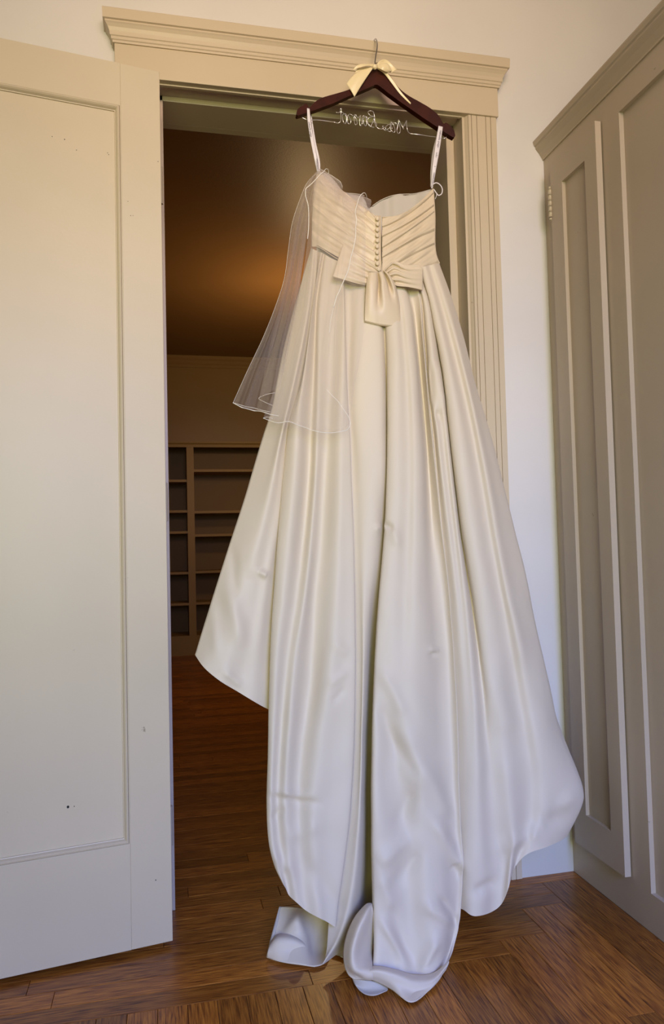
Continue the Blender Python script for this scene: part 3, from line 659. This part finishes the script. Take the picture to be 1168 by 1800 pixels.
# single creases and pinches of the hung train: (u0,v0,u1,v1,width px,height mm)
dd = grid-CC; dz_ = dd@CF
gu = IW/2+FPX*(dd@CR)/dz_; gv = IH/2-FPX*(dd@CU)/dz_
front = np.zeros(grid.shape[0]); front[:9*40+1] = 1
for u0, v0, u1, v1, wd, hh in [
    (676, 922, 692, 929, 5, -6), (690, 925, 700, 960, 9, 3), (660, 930, 672, 925, 6, 3),
    (755, 1140, 772, 1146, 6, 4), (757, 1150, 770, 1148, 4, -4),
    (672, 1180, 712, 1260, 12, 3.5), (712, 1280, 740, 1390, 16, 4), (690, 1290, 735, 1370, 10, -3),
    (668, 1240, 700, 1330, 12, -3.5), (745, 1340, 790, 1440, 14, 5), (728, 1390, 700, 1450, 12, -4),
    (665, 1520, 720, 1470, 14, 5), (690, 1560, 740, 1500, 12, -4), (765, 1440, 812, 1530, 12, 6), (795, 1520, 812, 1540, 9, -5),
    (672, 1540, 690, 1600, 12, 4), (690, 1590, 715, 1690, 11, -5), (672, 1620, 722, 1700, 8, 5), (745, 1590, 800, 1620, 12, 5), (775, 1580, 806, 1625, 6, -5),
    (740, 1700, 770, 1650, 10, 5), (480, 1392, 545, 1402, 9, 4), (475, 1400, 560, 1412, 8, -4), (480, 1440, 500, 1420, 6, -3),
    (578, 1205, 610, 1180, 7, 2), (585, 1235, 606, 1210, 5, -2), (590, 1130, 612, 1150, 9, 2),
    (505, 1470, 560, 1450, 14, 3), (480, 1500, 510, 1530, 10, 3.5), (540, 1520, 600, 1600, 16, -3),
    (925, 1470, 960, 1440, 14, 4), (935, 1455, 990, 1435, 16, -4), (880, 1490, 930, 1470, 14, 4), (985, 1420, 1010, 1395, 12, 3),
    (835, 1570, 870, 1550, 10, -4), (880, 1330, 890, 1480, 18, 3), (398, 1030, 430, 1140, 14, 4), (440, 1000, 425, 1090, 14, -4),
    (372, 1060, 380, 1150, 10, 3), (395, 1180, 425, 1205, 8, 3), (455, 1005, 470, 1012, 6, 5), (410, 965, 415, 1050, 9, -3),
    (770, 722, 776, 738, 7, -4), (758, 640, 762, 715, 5, -4), (772, 640, 780, 715, 7, 3),
    (860, 1190, 900, 1290, 22, 3), (905, 1150, 950, 1270, 18, -3)]:
    ax, ay = u1-u0, v1-v0; L2_ = ax*ax+ay*ay
    tq = np.clip(((gu-u0)*ax+(gv-v0)*ay)/L2_, 0, 1)
    dist = np.hypot(gu-u0-tq*ax, gv-v0-tq*ay)
    grid[..., 1] -= 1.8*hh/1000*np.exp(-(dist/wd)**2)*np.clip(.35+4*tq*(1-tq), 0, 1)*front[:, None]
grid[..., 2] = np.maximum(grid[..., 2], 0.0035)
sk = rel(MB().grid(grid, closed_u=True), GO).build('skirt', M_satin, gown, smooth=True)
sk.data.materials[0] = M_satin

def gp(strs, name, mtl, nv=40, per=8, solid=0.0012, zmin=0.006, parent=None, label=None, fn=None):
    rows_ = [cr([P(p[0], p[1], p[2], zmin) for p in s], np.linspace(0, 1, nv)) for s in strs]
    g_ = across(rows_, per)
    if fn is not None: g_ = fn(g_)
    return rel(MB().grid(g_), GO).build(name, mtl, parent or gown, smooth=True, solid=solid, label=label)
# folded train end lying on the floor at the left
gp([[(491,1594,-.150),(484,1622,-.172),(476,1652,-.190),(469,1683,-.215)],
    [(506,1594,-.155),(500,1622,-.185),(492,1650,-.205),(490,1690,-.222)],
    [(528,1596,-.160),(522,1618,-.215),(518,1642,-.222),(510,1694,-.226)],
    [(548,1600,-.165),(540,1628,-.200),(538,1655,-.232),(536,1697,-.232)],
    [(566,1606,-.170),(560,1635,-.190),(552,1665,-.225),(552,1699,-.236)],
    [(584,1616,-.175),(580,1645,-.215),(572,1672,-.236),(563,1697,-.240)],
    [(592,1625,-.190),(590,1650,-.226),(584,1670,-.240),(571,1693,-.242)]], 'train_fold', M_satin, 40, 8, .0015)
gp([[(478,1653,-.200),(474,1662,-.222),(471,1673,-.232),(469.5,1682,-.230)],
    [(488,1641,-.188),(486,1652,-.230),(485,1670,-.240),(485,1688,-.238)],
    [(505,1637,-.184),(503,1650,-.236),(502,1672,-.246),(502,1692,-.244)],
    [(522,1641,-.192),(522,1654,-.240),(521,1676,-.248),(520,1695,-.246)],
    [(535,1650,-.200),(536,1662,-.242),(536,1681,-.250),(535,1697,-.248)],
    [(545,1665,-.212),(546,1676,-.246),(546,1688,-.254),(545,1698.5,-.249)],
    [(553,1684,-.232),(554,1690,-.248),(554,1695,-.252),(554,1699.5,-.250)]], 'train_fold', M_satin, 30, 8, .0012)
gp([[(491,1594,-.152),(484,1622,-.175),(476,1652,-.194),(469,1682,-.217)],
    [(494.5,1594,-.152),(488,1622,-.178),(480,1652,-.198),(472,1684,-.219)]], 'hem_band', M_lining, 30, 3, .003)
# sliver of lining behind, between strip and middle lobe
gp([[(626,1622,-.215),(610,1650,-.22),(598,1668,-.225),(583,1676,-.23)],
    [(628,1640,-.23),(615,1668,-.235),(604,1684,-.24),(600,1681,-.245)]], 'lining', M_lining, 24, 5, .001)
# pouch of the middle lobe, left of its vertical crease
gp([[(655,1588,-.33),(646,1588,-.335),(636,1597,-.34),(624,1612,-.345),(614,1632,-.35),(606,1658,-.36),(604,1682,-.37),(607,1702,-.38),(615,1716,-.39),(623,1721,-.395)],
    [(655,1590,-.34),(648,1598,-.365),(641,1612,-.38),(632,1630,-.39),(625,1650,-.395),(620,1672,-.40),(620,1692,-.405),(624,1706,-.41),(630,1716,-.40),(636,1722,-.40)],
    [(655,1594,-.35),(652,1612,-.35),(648,1632,-.352),(642,1650,-.36),(636,1668,-.37),(634,1684,-.385),(636,1698,-.40),(640,1708,-.41),(643,1718,-.41),(646,1723,-.405)],
    [(656,1598,-.35),(657,1618,-.335),(657,1638,-.33),(656,1656,-.33),(655,1672,-.335),(655,1686,-.355),(655,1696,-.385),(655,1706,-.41),(656,1716,-.415),(657,1723,-.41)]], 'train_pouch', M_satin, 60, 9, .0012)
# turned lining showing under the front hem
gp([[(619,1718,-.385),(640,1722,-.39),(662,1726,-.395),(682,1736,-.40)],
    [(624,1730,-.38),(640,1738,-.385),(660,1740,-.39),(682,1740,-.40)],
    [(632,1741,-.38),(643,1748,-.385),(658,1750,-.39),(680,1742,-.40)]], 'lining', M_lining, 24, 5, .001)
# front hem rolling over the pouch
gp([[(638,1702,-.388),(662,1698,-.388),(695,1704,-.392),(730,1713,-.396),(762,1710,-.394),(790,1690,-.395)],
    [(632,1710,-.400),(662,1706,-.414),(697,1714,-.422),(730,1726,-.426),(762,1722,-.420),(789,1694,-.398)],
    [(626,1716,-.398),(660,1715,-.414),(694,1727,-.425),(728,1744,-.432),(758,1732,-.425),(787,1699,-.399)],
    [(621,1719,-.392),(655,1723,-.405),(688,1739,-.418),(722,1762,-.432),(754,1742,-.424),(785,1704,-.399)]], 'hem_fold', M_satin, 60, 8, .0012)

# -------- bodice
def body_y(u, v):
    lo, hi = 549, 770; s = min(max((u-lo)/(hi-lo), 0), 1)
    return -(0.094 + 0.044*math.sin(math.pi*s)**.8)
def panel(uL, uR, vT, vB, lines, sgn, nu, nv, name, amp=0.0045):
    """pleated panel: lines = [(v at left, v at right)...] of the pleat edges"""
    g_ = np.zeros((nu, nv, 3))
    for i in range(nu):
        s = i/(nu-1)
        for j_ in range(nv):
            t = j_/(nv-1); vt, vb = vT(s), vB(s); v = lerp(vt, vb, t); u = lerp(uL(v), uR(v), s)
            L = [lerp(a, b_, s)+c*4*s*(1-s) for a, b_, c in lines]
            h = 0
            for k in range(len(L)-1):
                if L[k] <= v < L[k+1]:
                    f_ = (v-L[k])/max(L[k+1]-L[k], .5)
                    wdt = min(1, (L[k+1]-L[k])/14.0)
                    h = (1-f_**.7*1.0)*wdt if sgn > 0 else f_**1.3*wdt
                    h = h*min(1, f_/.16) if sgn > 0 else h*min(1, (1-f_)/.16)
                    break
            q_ = (v+(.62 if sgn < 0 else -.62)*(u-665))
            yy = body_y(u, v)-amp*h - 0.002*math.sin(s*19+v*.07)*math.sin(s*math.pi) - (.0016*math.sin(q_/3.1+1.5*math.sin(u*.05)) + .0012*math.sin(q_/1.7+u*.04))*math.sin(s*math.pi)**.7*(1.15 if sgn < 0 else .5)
            g_[i, j_] = at(u, v, y=yy)
    return rel(MB().grid(g_), GO).build(name, M_satin2, gown, smooth=True, solid=0.0012)
I = np.interp
panel(lambda v: I(v, [300, 330, 380, 433, 440], [558, 553, 549, 548.5, 549]), lambda v: 661,
      lambda s: I(s, [0, .1, .4, .7, 1], [306, 308, 330, 355, 380]), lambda s: I(s, [0, .1, .2, .5, .8, 1], [433, 432, 439, 458, 474, 482]),
      [(255, 384, 0), (285, 395, 0), (306, 409.5, 0), (328, 432, 2), (356, 443, 3), (384, 461, 4), (405, 476, 4), (440, 500, 4)], 1, 100, 170, 'bodice', 0.008)
panel(lambda v: 672, lambda v: I(v, [333, 380, 430, 450, 463], [762, 764.5, 764.5, 768, 773]),
      lambda s: I(s, [0, .25, .45, .62, .78, .9, 1], [382, 380, 374, 362, 351, 341, 332]), lambda s: I(s, [0, .6, 1], [483, 474, 462]),
      [(383, 325, 2), (400, 340, 8), (417, 362, 3), (437, 372, 2), (454, 406, -3), (482, 430, -4), (510, 462, 0)], -1, 100, 170, 'bodice', 0.010)
# front of the bodice with its lining, seen over the back edge
fv = lambda u: I(u, [556, 568, 585, 600, 604, 620, 640, 650, 653, 649, 655, 665, 680, 692, 704, 712, 735, 755, 763], [305, 303, 313, 326, 340, 341, 346, 352, 358, 366, 364, 356, 347, 343, 341, 344, 340, 334, 331]) if False else None
fu = [556, 568, 585, 598, 606, 622, 640, 648, 655, 668, 682, 694, 706, 711, 730, 748, 763]
ft = [305, 303, 314, 330, 340, 343, 349, 366, 362, 353, 346, 342.5, 341, 343.5, 340, 335.5, 332]
strs = []
for u, v in zip(fu, ft):
    s = (u-556)/207; yb_ = -(0.094-0.034*math.sin(math.pi*s)) - {694: .003, 706: .0015, 682: -.002, 668: .002, 730: -.003, 748: .002}.get(int(u), 0)
    strs.append([(u, v, yb_), (u, v+25, yb_+.002), (u+(5-10*s)*.3, 420, yb_), (u, 465, yb_-.004)])
gp(strs, 'bodice_lining', M_lining, 30, 5, .0014)
# side edge and top edge piping
def cordp(pts, rad, name, mtl, n=60, parent=None, O=GO, label=None):
    return rel(tube([at(u, v, y=yy) for u, v, yy in pts], rad, 7, n), O).build(name, mtl, parent or gown, smooth=True, label=label)
cordp([(672, 382, body_y(672, 0)-.003), (695, 380, body_y(695, 0)-.003), (712, 374, body_y(712, 0)-.003), (728, 364, body_y(728, 0)-.003), (744, 350, body_y(744, 0)-.003), (762, 332, body_y(762, 0)-.001)], .0011, 'piping', M_satin2)
cordp([(655, 362, -.064), (668, 353, -.065), (682, 346.5, -.065), (694, 343, -.068), (706, 341.5, -.070), (730, 340.5, -.076), (748, 336, -.085), (762, 332, -.094)], .0011, 'piping', M_lining)
cordp([(762, 333, -.096), (765, 380, -.096), (765, 430, -.096), (768, 450, -.097), (773, 463, -.098)], .0013, 'piping', M_satin2)
cordp([(549, 433, -.102), (558, 433.5, -.108), (567, 438, -.112), (585, 450, -.122), (602, 460, -.132)], .0010, 'waist_seam', M_satin2)
cordp([(744, 473, -.118), (752, 470, -.113), (763, 465, -.106), (772.5, 463, -.100)], .0014, 'waist_seam', M_satin2)
# placket with button loops, ten covered buttons
gp([[(658.5, 379, -.1385), (657.5, 430, -.1395), (659, 480, -.1395)], [(664, 379, -.1415), (663.5, 430, -.1425), (665, 480, -.1425)], [(669, 380, -.1395), (669, 430, -.1405), (671, 481, -.1405)]], 'placket', M_satin2, 30, 4, .0012)
cordp([(669.5, 379, -.142), (669.5, 410, -.143), (669.5, 445, -.143), (671, 478, -.143)], .0012, 'placket_edge', M_satin2)
cordp([(672.5+1.0*(k % 2), 381+k*2.45, -.1415) for k in range(40)], .00055, 'loop_tape', M_satin2, 200)
for k, (u, v) in enumerate([(664, 384), (664.4, 393.8), (663.9, 403.6), (663.7, 413.6), (664, 422.8), (663.6, 433), (663.7, 443.4), (664, 453.2), (664, 463.2), (666.6, 473.2)]):
    c = at(u, v, y=-.1475); g_ = []
    for i in range(9):
        th = math.pi*i/8; g_.append([c+np.array([.0052*math.sin(th)*math.cos(p_), -.0032*math.cos(th), .0058*math.sin(th)*math.sin(p_)]) for p_ in np.linspace(0, 2*math.pi, 17)])
    bo = rel(MB().grid(np.array(g_)), c).build('button', M_satin2, gown, smooth=True); bo.location = Vector(c-GO)
# -------- big bow
def ring_loft(st, name, solid=0):
    """st = list of closed rings (pixel u, v, y) from knot to end"""
    rows_ = [cr([at(*p[:2], y=p[2]) for p in r_+[r_[0]]], np.linspace(0, 1, 61)) for r_ in st]
    g_ = across(rows_, 8)
    return rel(MB().grid(g_), GO).build(name, M_satin2, gown, smooth=True, solid=.001)
F = -.152
def loop_patch(T, Bt, dfn, name='bow_loop', nu=50, nv=40):
    T_ = cr([(a_, b2, 0) for a_, b2 in T], np.linspace(0, 1, nu)); B_ = cr([(a_, b2, 0) for a_, b2 in Bt], np.linspace(0, 1, nu)); g_ = np.zeros((nu, nv, 3))
    for i in range(nu):
        for j_ in range(nv):
            s_, t_ = i/(nu-1), j_/(nv-1); u, v = T_[i, :2]*(1-t_)+B_[i, :2]*t_
            g_[i, j_] = at(u, v, y=F-dfn(s_, t_))
    return rel(MB().grid(g_), GO).build(name, M_satin2, gown, smooth=True, solid=.0011)
BT = [(689, 493), (692, 497), (697, 502), (705, 503.5), (716, 504.5), (729, 506.8), (743, 510)]
loop_patch([(674, 477), (682, 468), (690, 461.5), (698, 463.5), (706, 469), (716, 472.5), (728, 473.5), (738, 473), (744, 474.5)], BT,
    lambda s_, t_: .004+.016*math.sin(math.pi*min(1, (s_*.95+.02)))**.6*(.45+.55*math.cos((t_-.25)*1.9))+.0065*math.sin(2*math.pi*(4.2*t_**.85+.1))*math.exp(-(s_*2.3)**1.4)-.007*math.exp(-((t_-.16)/.09)**2)*min(1, s_*3)*(1-s_))
loop_patch([(680, 470), (692, 461), (700, 460.5), (708, 464), (718, 466), (736, 465.5), (744, 474)], BT, lambda s_, t_: -.004+.004*math.sin(math.pi*s_))
loop_patch([(680, 471), (692, 464), (700, 464.5), (708, 467), (718, 469), (736, 469), (744, 476)], [(690, 494), (693, 499), (698, 504), (706, 505.5), (716, 506.5), (729, 508.8), (743, 511.5)], lambda s_, t_: -.001)
loop_patch([(668, 477), (660, 470), (652, 464), (640, 455), (620, 440.5), (603.5, 428.5)], [(655, 484), (650, 493), (645, 501), (634, 500), (610, 493.5), (585, 486)],
    lambda s_, t_: .004+.012*math.sin(math.pi*min(1, s_*.95+.02))**.6*(.5+.5*math.cos((t_-.35)*1.8))+.005*math.sin(2*math.pi*(3.6*t_+.15))*math.exp(-(s_*2.2)**1.5))
loop_patch([(660, 471), (652, 465), (640, 456), (620, 441.5), (604, 430)], [(650, 495), (645, 503.5), (634, 502.5), (610, 496), (585.5, 487)], lambda s_, t_: -.001)
gp([[(645, 462, F-.002), (652, 465, F-.006), (660, 470, F-.006), (667, 478, F-.004)],
    [(648, 470, F-.004), (653, 471, F-.013), (659, 475, F-.012), (665, 480, F-.008)],
    [(651, 479, F-.004), (653, 479, F-.006), (657, 480, F-.006), (662, 482, F-.008)]], 'bow_fold', M_satin2, 24, 6, .001)
# tail folded over the knot
gp([[(647.5, 479, F-.012), (645, 496, F-.016), (643, 520, F-.016), (642, 545, F-.016), (641.5, 564, F-.014)],
    [(654, 478.5, F-.022), (651, 496, F-.026), (650, 520, F-.025), (649, 545, F-.022), (649, 566, F-.016)],
    [(661, 478.5, F-.020), (661, 496, F-.025), (660, 515, F-.026), (659, 545, F-.024), (659, 568.5, F-.018)],
    [(664, 479, F-.012), (667, 496, F-.006), (666, 514, F-.007), (666, 545, F-.023), (667, 570, F-.018)],
    [(667, 478, F-.020), (671, 492, F-.026), (672, 506, F-.027), (675, 540, F-.026), (677, 571.5, F-.018)],
    [(671, 477, F-.022), (676, 490, F-.026), (680, 502, F-.024), (684, 535, F-.026), (687, 572.5, F-.018)],
    [(674, 476.5, F-.010), (679, 487, F-.005), (684, 501, F-.006), (690, 530, F-.022), (697, 573, F-.017)],
    [(676, 476, F-.018), (683, 484, F-.022), (690, 500, F-.022), (698, 530, F-.018), (705.5, 573, F-.012)],
    [(679, 477, F-.008), (688, 486, F-.012), (695, 500, F-.012), (702, 530, F-.008), (706.5, 573, F-.006)]], 'bow_tail', M_satin2, 50, 8, .0012)
gp([[(641.5, 564, F-.014), (659, 568.5, F-.018), (677, 571.5, F-.018), (697, 573, F-.017), (706.5, 573, F-.006)],
    [(641.5, 566, F-.008), (659, 570.5, F-.010), (677, 573.5, F-.010), (697, 575, F-.008), (706.5, 574.5, F-.003)],
    [(642, 562, F-.002), (659, 566, F-.003), (677, 569, F-.003), (697, 571, F-.003), (706, 571, F-.001)]], 'bow_tail', M_satin2, 30, 5, .001)

# -------- hanging loops of printed ribbon
def ribbon(edgeL, edgeR, name='hanging_loop', lab=None):
    rows_ = [cr([at(u, v, y=yy) for u, v, yy in e], np.linspace(0, 1, 40)) for e in (edgeL, edgeR)]
    g_ = across(rows_, 4)
    return rel(MB().grid(g_), GO).build(name, M_ribbon, gown, smooth=True, solid=.0005, label=lab)
hy = HY-0.0235
rl = ribbon([(771.5, 221, hy+.004), (769, 235, hy), (765, 262, hy), (760.5, 295, hy), (757.5, 328, -.100)], [(779, 223, hy+.004), (777, 238, hy), (773, 265, hy), (767, 298, hy), (761, 332, -.100)], lab='white ribbon printed with small script')
ribbon([(769, 235, HY+.012), (762, 262, HY+.008), (757.5, 298, HY+.004), (757, 328, -.098)], [(773, 235, HY+.012), (766, 262, HY+.010), (762, 298, HY+.006), (760, 330, -.098)])
ribbon([(540, 190, hy+.003), (541, 212, hy), (546, 245, hy), (553, 280, hy+.002), (557.5, 303, -.100)], [(544.5, 191, hy+.003), (546.5, 212, hy), (552, 248, hy), (558, 280, hy+.002), (561.5, 306, -.100)], lab='white ribbon printed with small script')
ribbon([(545, 196, HY+.010), (549, 225, HY+.008), (552.5, 252, HY+.006), (559, 282, HY+.002), (561, 300, -.096)], [(547, 196, HY+.010), (551.5, 225, HY+.008), (556, 252, HY+.004), (563, 285, HY+.002), (563, 305, -.096)])
for (a, b_, c_) in [((775.4, 229), (770.2, 262), 'a'), ((768.5, 268), (765.2, 296), 'b'), ((764.2, 303), (761.4, 325), 'c'), ((543.7, 214), (548, 243), 'd'), ((557.6, 278), (560.2, 300), 'e')]:
    p0 = at(*a, y=hy-.0012); p1 = at(*b_, y=hy-.0012)
    cu = bpy.data.curves.new('print', 'FONT'); cu.body = 'mikaella paige \u00b7'; cu.size = 0.0072; cu.extrude = 0.0001
    cu.align_y = 'CENTER'
    to = bpy.data.objects.new('print', cu); COL.objects.link(to)
    bpy.context.view_layer.update()
    me = bpy.data.meshes.new_from_object(to); bpy.data.objects.remove(to)
    d_ = Vector(p1-p0); Ln = d_.length; d_.normalize(); wdt = max(v_.co.x for v_ in me.vertices); s_ = Ln/wdt
    nrm_ = Vector((0, -1, 0)); nrm_ = (nrm_-d_*nrm_.dot(d_)).normalized(); yv = nrm_.cross(d_)
    if c_ == 'e': off_ = Vector((0, .012, 0))*0
    for v_ in me.vertices:
        q_ = Vector(p0)+d_*(v_.co.x*s_)+yv*(v_.co.y*min(s_, 1))+nrm_*(v_.co.z)
        v_.co = q_-Vector(GO)
    me.materials.clear(); me.materials.append(M_print)
    link(bpy.data.objects.new('printed_script', me), gown)
cordp([(759, 331, -.100), (761, 325, -.104), (767, 321.5, -.108), (774, 325, -.108), (778, 333, -.106), (776.5, 341, -.104), (771, 343.5, -.102), (768, 340, -.100), (763, 333, -.098)], .0014, 'side_loop', M_ribbon)
cordp([(768, 341, -.100), (767.5, 345, -.100), (765.5, 350, -.098)], .0007, 'side_loop', M_ribbon, 12)

# ------------------------------------------------------------------ veil
VO = at(562, 305, y=-.11)
veil = empty('bridal_veil', tuple(VO)); tag(veil, 'sheer ivory tulle veil draped over the left side of the gown', 'veil')
def vp(strs, nv=60, per=8, ripple=0.002, name='tulle_layer'):
    rows_ = [cr([at(p[0], p[1], y=p[2]) for p in s], np.linspace(0, 1, nv)) for s in strs]
    g_ = across(rows_, per); n0, n1 = g_.shape[:2]
    a_ = np.linspace(0, 1, n0)[:, None]; b2 = np.linspace(0, 1, n1)[None]
    g_[..., 1] += ripple*np.sin(a_*37+2*np.sin(b2*3))*np.clip(b2*3, 0, 1)
    return rel(MB().grid(g_), VO).build(name, M_tulle, veil, smooth=True)
# outer layer fanning to the left of the gown
vp([[(558,300,-.118),(541,320,-.125),(527,352,-.13),(514,392,-.135),(507,440,-.14),(500,490,-.145),(484,540,-.15),(462,595,-.16),(436,650,-.17),(410,708,-.18)],
    [(559,300,-.122),(545,322,-.14),(533,355,-.15),(522,395,-.155),(514,445,-.16),(505,495,-.165),(490,545,-.17),(470,600,-.18),(448,655,-.19),(425,716,-.20)],
    [(560,300,-.112),(548,325,-.115),(538,360,-.12),(528,400,-.125),(520,450,-.13),(511,500,-.135),(497,550,-.14),(482,605,-.15),(464,660,-.16),(447,721,-.17)],
    [(561,300,-.12),(551,327,-.14),(543,365,-.15),(534,405,-.155),(526,455,-.16),(518,505,-.17),(506,555,-.175),(492,610,-.185),(480,665,-.19),(468,725,-.205)],
    [(562,300,-.115),(553,330,-.12),(547,370,-.125),(540,410,-.13),(533,460,-.135),(527,510,-.14),(517,560,-.145),(505,615,-.15),(496,670,-.18),(488,730,-.195)]])
# second outer layer behind
vp([[(559,301,-.108),(544,322,-.112),(532,352,-.115),(521,400,-.115),(512,450,-.12),(501,500,-.125),(487,560,-.13),(472,620,-.135),(456,700,-.14)],
    [(561,301,-.104),(550,325,-.106),(540,360,-.107),(531,405,-.108),(523,455,-.11),(514,505,-.115),(502,565,-.12),(490,625,-.125),(474,690,-.13)],
    [(563,301,-.108),(554,330,-.112),(549,370,-.115),(541,410,-.115),(534,460,-.12),(526,510,-.125),(516,570,-.13),(505,630,-.135),(492,680,-.14)]])
# front layer over bodice, bow and skirt
vp([[(560,303,-.125),(552,330,-.14),(546,380,-.15),(540,430,-.155),(530,500,-.165),(513,580,-.18),(492,660,-.20),(463,735,-.215)],
    [(563,304,-.13),(558,335,-.15),(555,385,-.16),(552,435,-.165),(544,505,-.18),(530,585,-.20),(512,665,-.215),(490,743,-.235)],
    [(567,306,-.13),(568,340,-.155),(568,390,-.17),(568,440,-.175),(563,510,-.19),(553,590,-.205),(540,670,-.22),(524,746,-.24)],
    [(575,311,-.13),(582,345,-.16),(586,392,-.178),(588,442,-.188),(585,512,-.20),(576,590,-.21),(564,670,-.225),(552,756,-.245)],
    [(588,320,-.125),(600,350,-.16),(605,395,-.185),(607,445,-.195),(605,515,-.205),(598,590,-.215),(590,670,-.23),(580,761,-.25)],
    [(602,335,-.12),(617,358,-.165),(624,398,-.185),(626,448,-.195),(624,518,-.205),(616,595,-.215),(610,670,-.23),(602,757,-.25)],
    [(640,345,-.12),(640,365,-.165),(643,402,-.182),(643,450,-.19),(642,520,-.20),(638,600,-.21),(624,680,-.225),(616,742,-.25)]], 80, 8)
# a shorter upper layer, gathered at the shoulder
vp([[(559,301,-.128),(552,325,-.145),(549,380,-.155),(546,440,-.162),(538,520,-.175),(522,600,-.19),(480,736,-.212)],
    [(566,303,-.135),(567,330,-.16),(567,385,-.175),(565,445,-.182),(560,525,-.195),(550,604,-.207),(507,741,-.235)],
    [(578,306,-.13),(590,335,-.165),(596,388,-.185),(594,448,-.196),(588,528,-.208),(578,600,-.218),(552,755,-.243)],
    [(602,338,-.125),(618,350,-.170),(626,375,-.190),(624,430,-.20),(610,480,-.209),(594,540,-.22),(602,757,-.247)]], 60, 8)
# ruffles standing above the top edge
vp([[(561,296,-.10),(575,303,-.098),(590,315,-.096),(601,326,-.094)], [(562,303,-.135),(577,308,-.12),(596,318,-.112),(603,328,-.10)], [(562,312,-.14),(580,320,-.14),(597,332,-.13),(600,340,-.11)], [(562,320,-.145),(578,332,-.155),(590,345,-.155),(597,352,-.15)]], 30, 6)
vp([[(600,339,-.085),(618,340,-.085),(635,343,-.085),(648,350,-.082)], [(602,345,-.125),(620,346,-.125),(640,350,-.12),(653,352,-.10)], [(602,355,-.15),(622,358,-.15),(640,360,-.15),(652,362,-.12)], [(604,368,-.155),(624,372,-.16),(640,374,-.16),(649,371,-.14)]], 30, 6)
def vc(pts, rad=.0008, n=80): return cordp(pts, rad, 'edge_cord', M_cord, n, veil, VO)
vc([(578,305,-.10),(577.5,299,-.11),(573.5,297,-.125),(569,302,-.138),(563,307,-.142),(551,320,-.146),(544,326.5,-.15),(538,332,-.152),(537.5,343.6,-.154),(542,361,-.157),(543,396,-.16),(541,420,-.163)], .0010)
vc([(645.5,349,-.12),(643.6,341.6,-.14),(640.7,339,-.155),(636,341.6,-.168),(632,347,-.175),(628,359.5,-.182),(625,373,-.187),(627,385.5,-.189),(625.6,400.5,-.193),(625.6,414,-.197),(622,435,-.201),(617,452.6,-.205),(612.6,474.5,-.207),(604,495,-.21),(597,511,-.213),(591,525,-.216),(587,540,-.22)], .0010, 120)
vc([(587,540,-.22),(582,560,-.222),(579,585,-.224)], .0005, 20)
vc([(410,708,-.18),(417,712,-.19),(425,716,-.20),(436,719,-.185),(447,722,-.172),(458,723,-.19),(468,726,-.205),(478,729,-.198),(490,731,-.195)], .0010)
vc([(410,708,-.18),(420,711,-.172),(432,714.5,-.168),(446,717,-.165),(460,721,-.16),(475,724,-.155)], .0006)
vc([(488,690,-.128),(474,692,-.13),(462,696,-.135),(455,700.5,-.14),(464,706,-.142),(480,713,-.145)], .0005)
vc([(463,735,-.215),(470,733,-.21),(480,736,-.205)], .0005, 20)
vc([(463,735,-.215),(476,740,-.226),(490,743.5,-.235),(507,741,-.24),(524,747,-.24),(538,752,-.243),(552,757,-.246),(566,760,-.249),(580,761,-.25),(592,760,-.25),(602,758,-.25),(611,755,-.25),(616,746,-.25),(614,735,-.247),(606,722,-.243),(594,705,-.238),(584,695,-.235),(575,685,-.232)], .0006, 140)
vc([(560,302,-.118),(541,320,-.125),(527,352,-.13),(514,392,-.135),(507,440,-.14),(500,490,-.145),(484,540,-.15),(462,595,-.16),(436,650,-.17),(410,708,-.18)], .0003)
vc([(562,296.5,-.10),(575,303.5,-.098),(590,313,-.096),(599,320,-.094),(602,330,-.10)], .0005, 30)
vc([(601,339,-.085),(618,340,-.085),(635,342,-.085),(641,344,-.084)], .0005, 30)
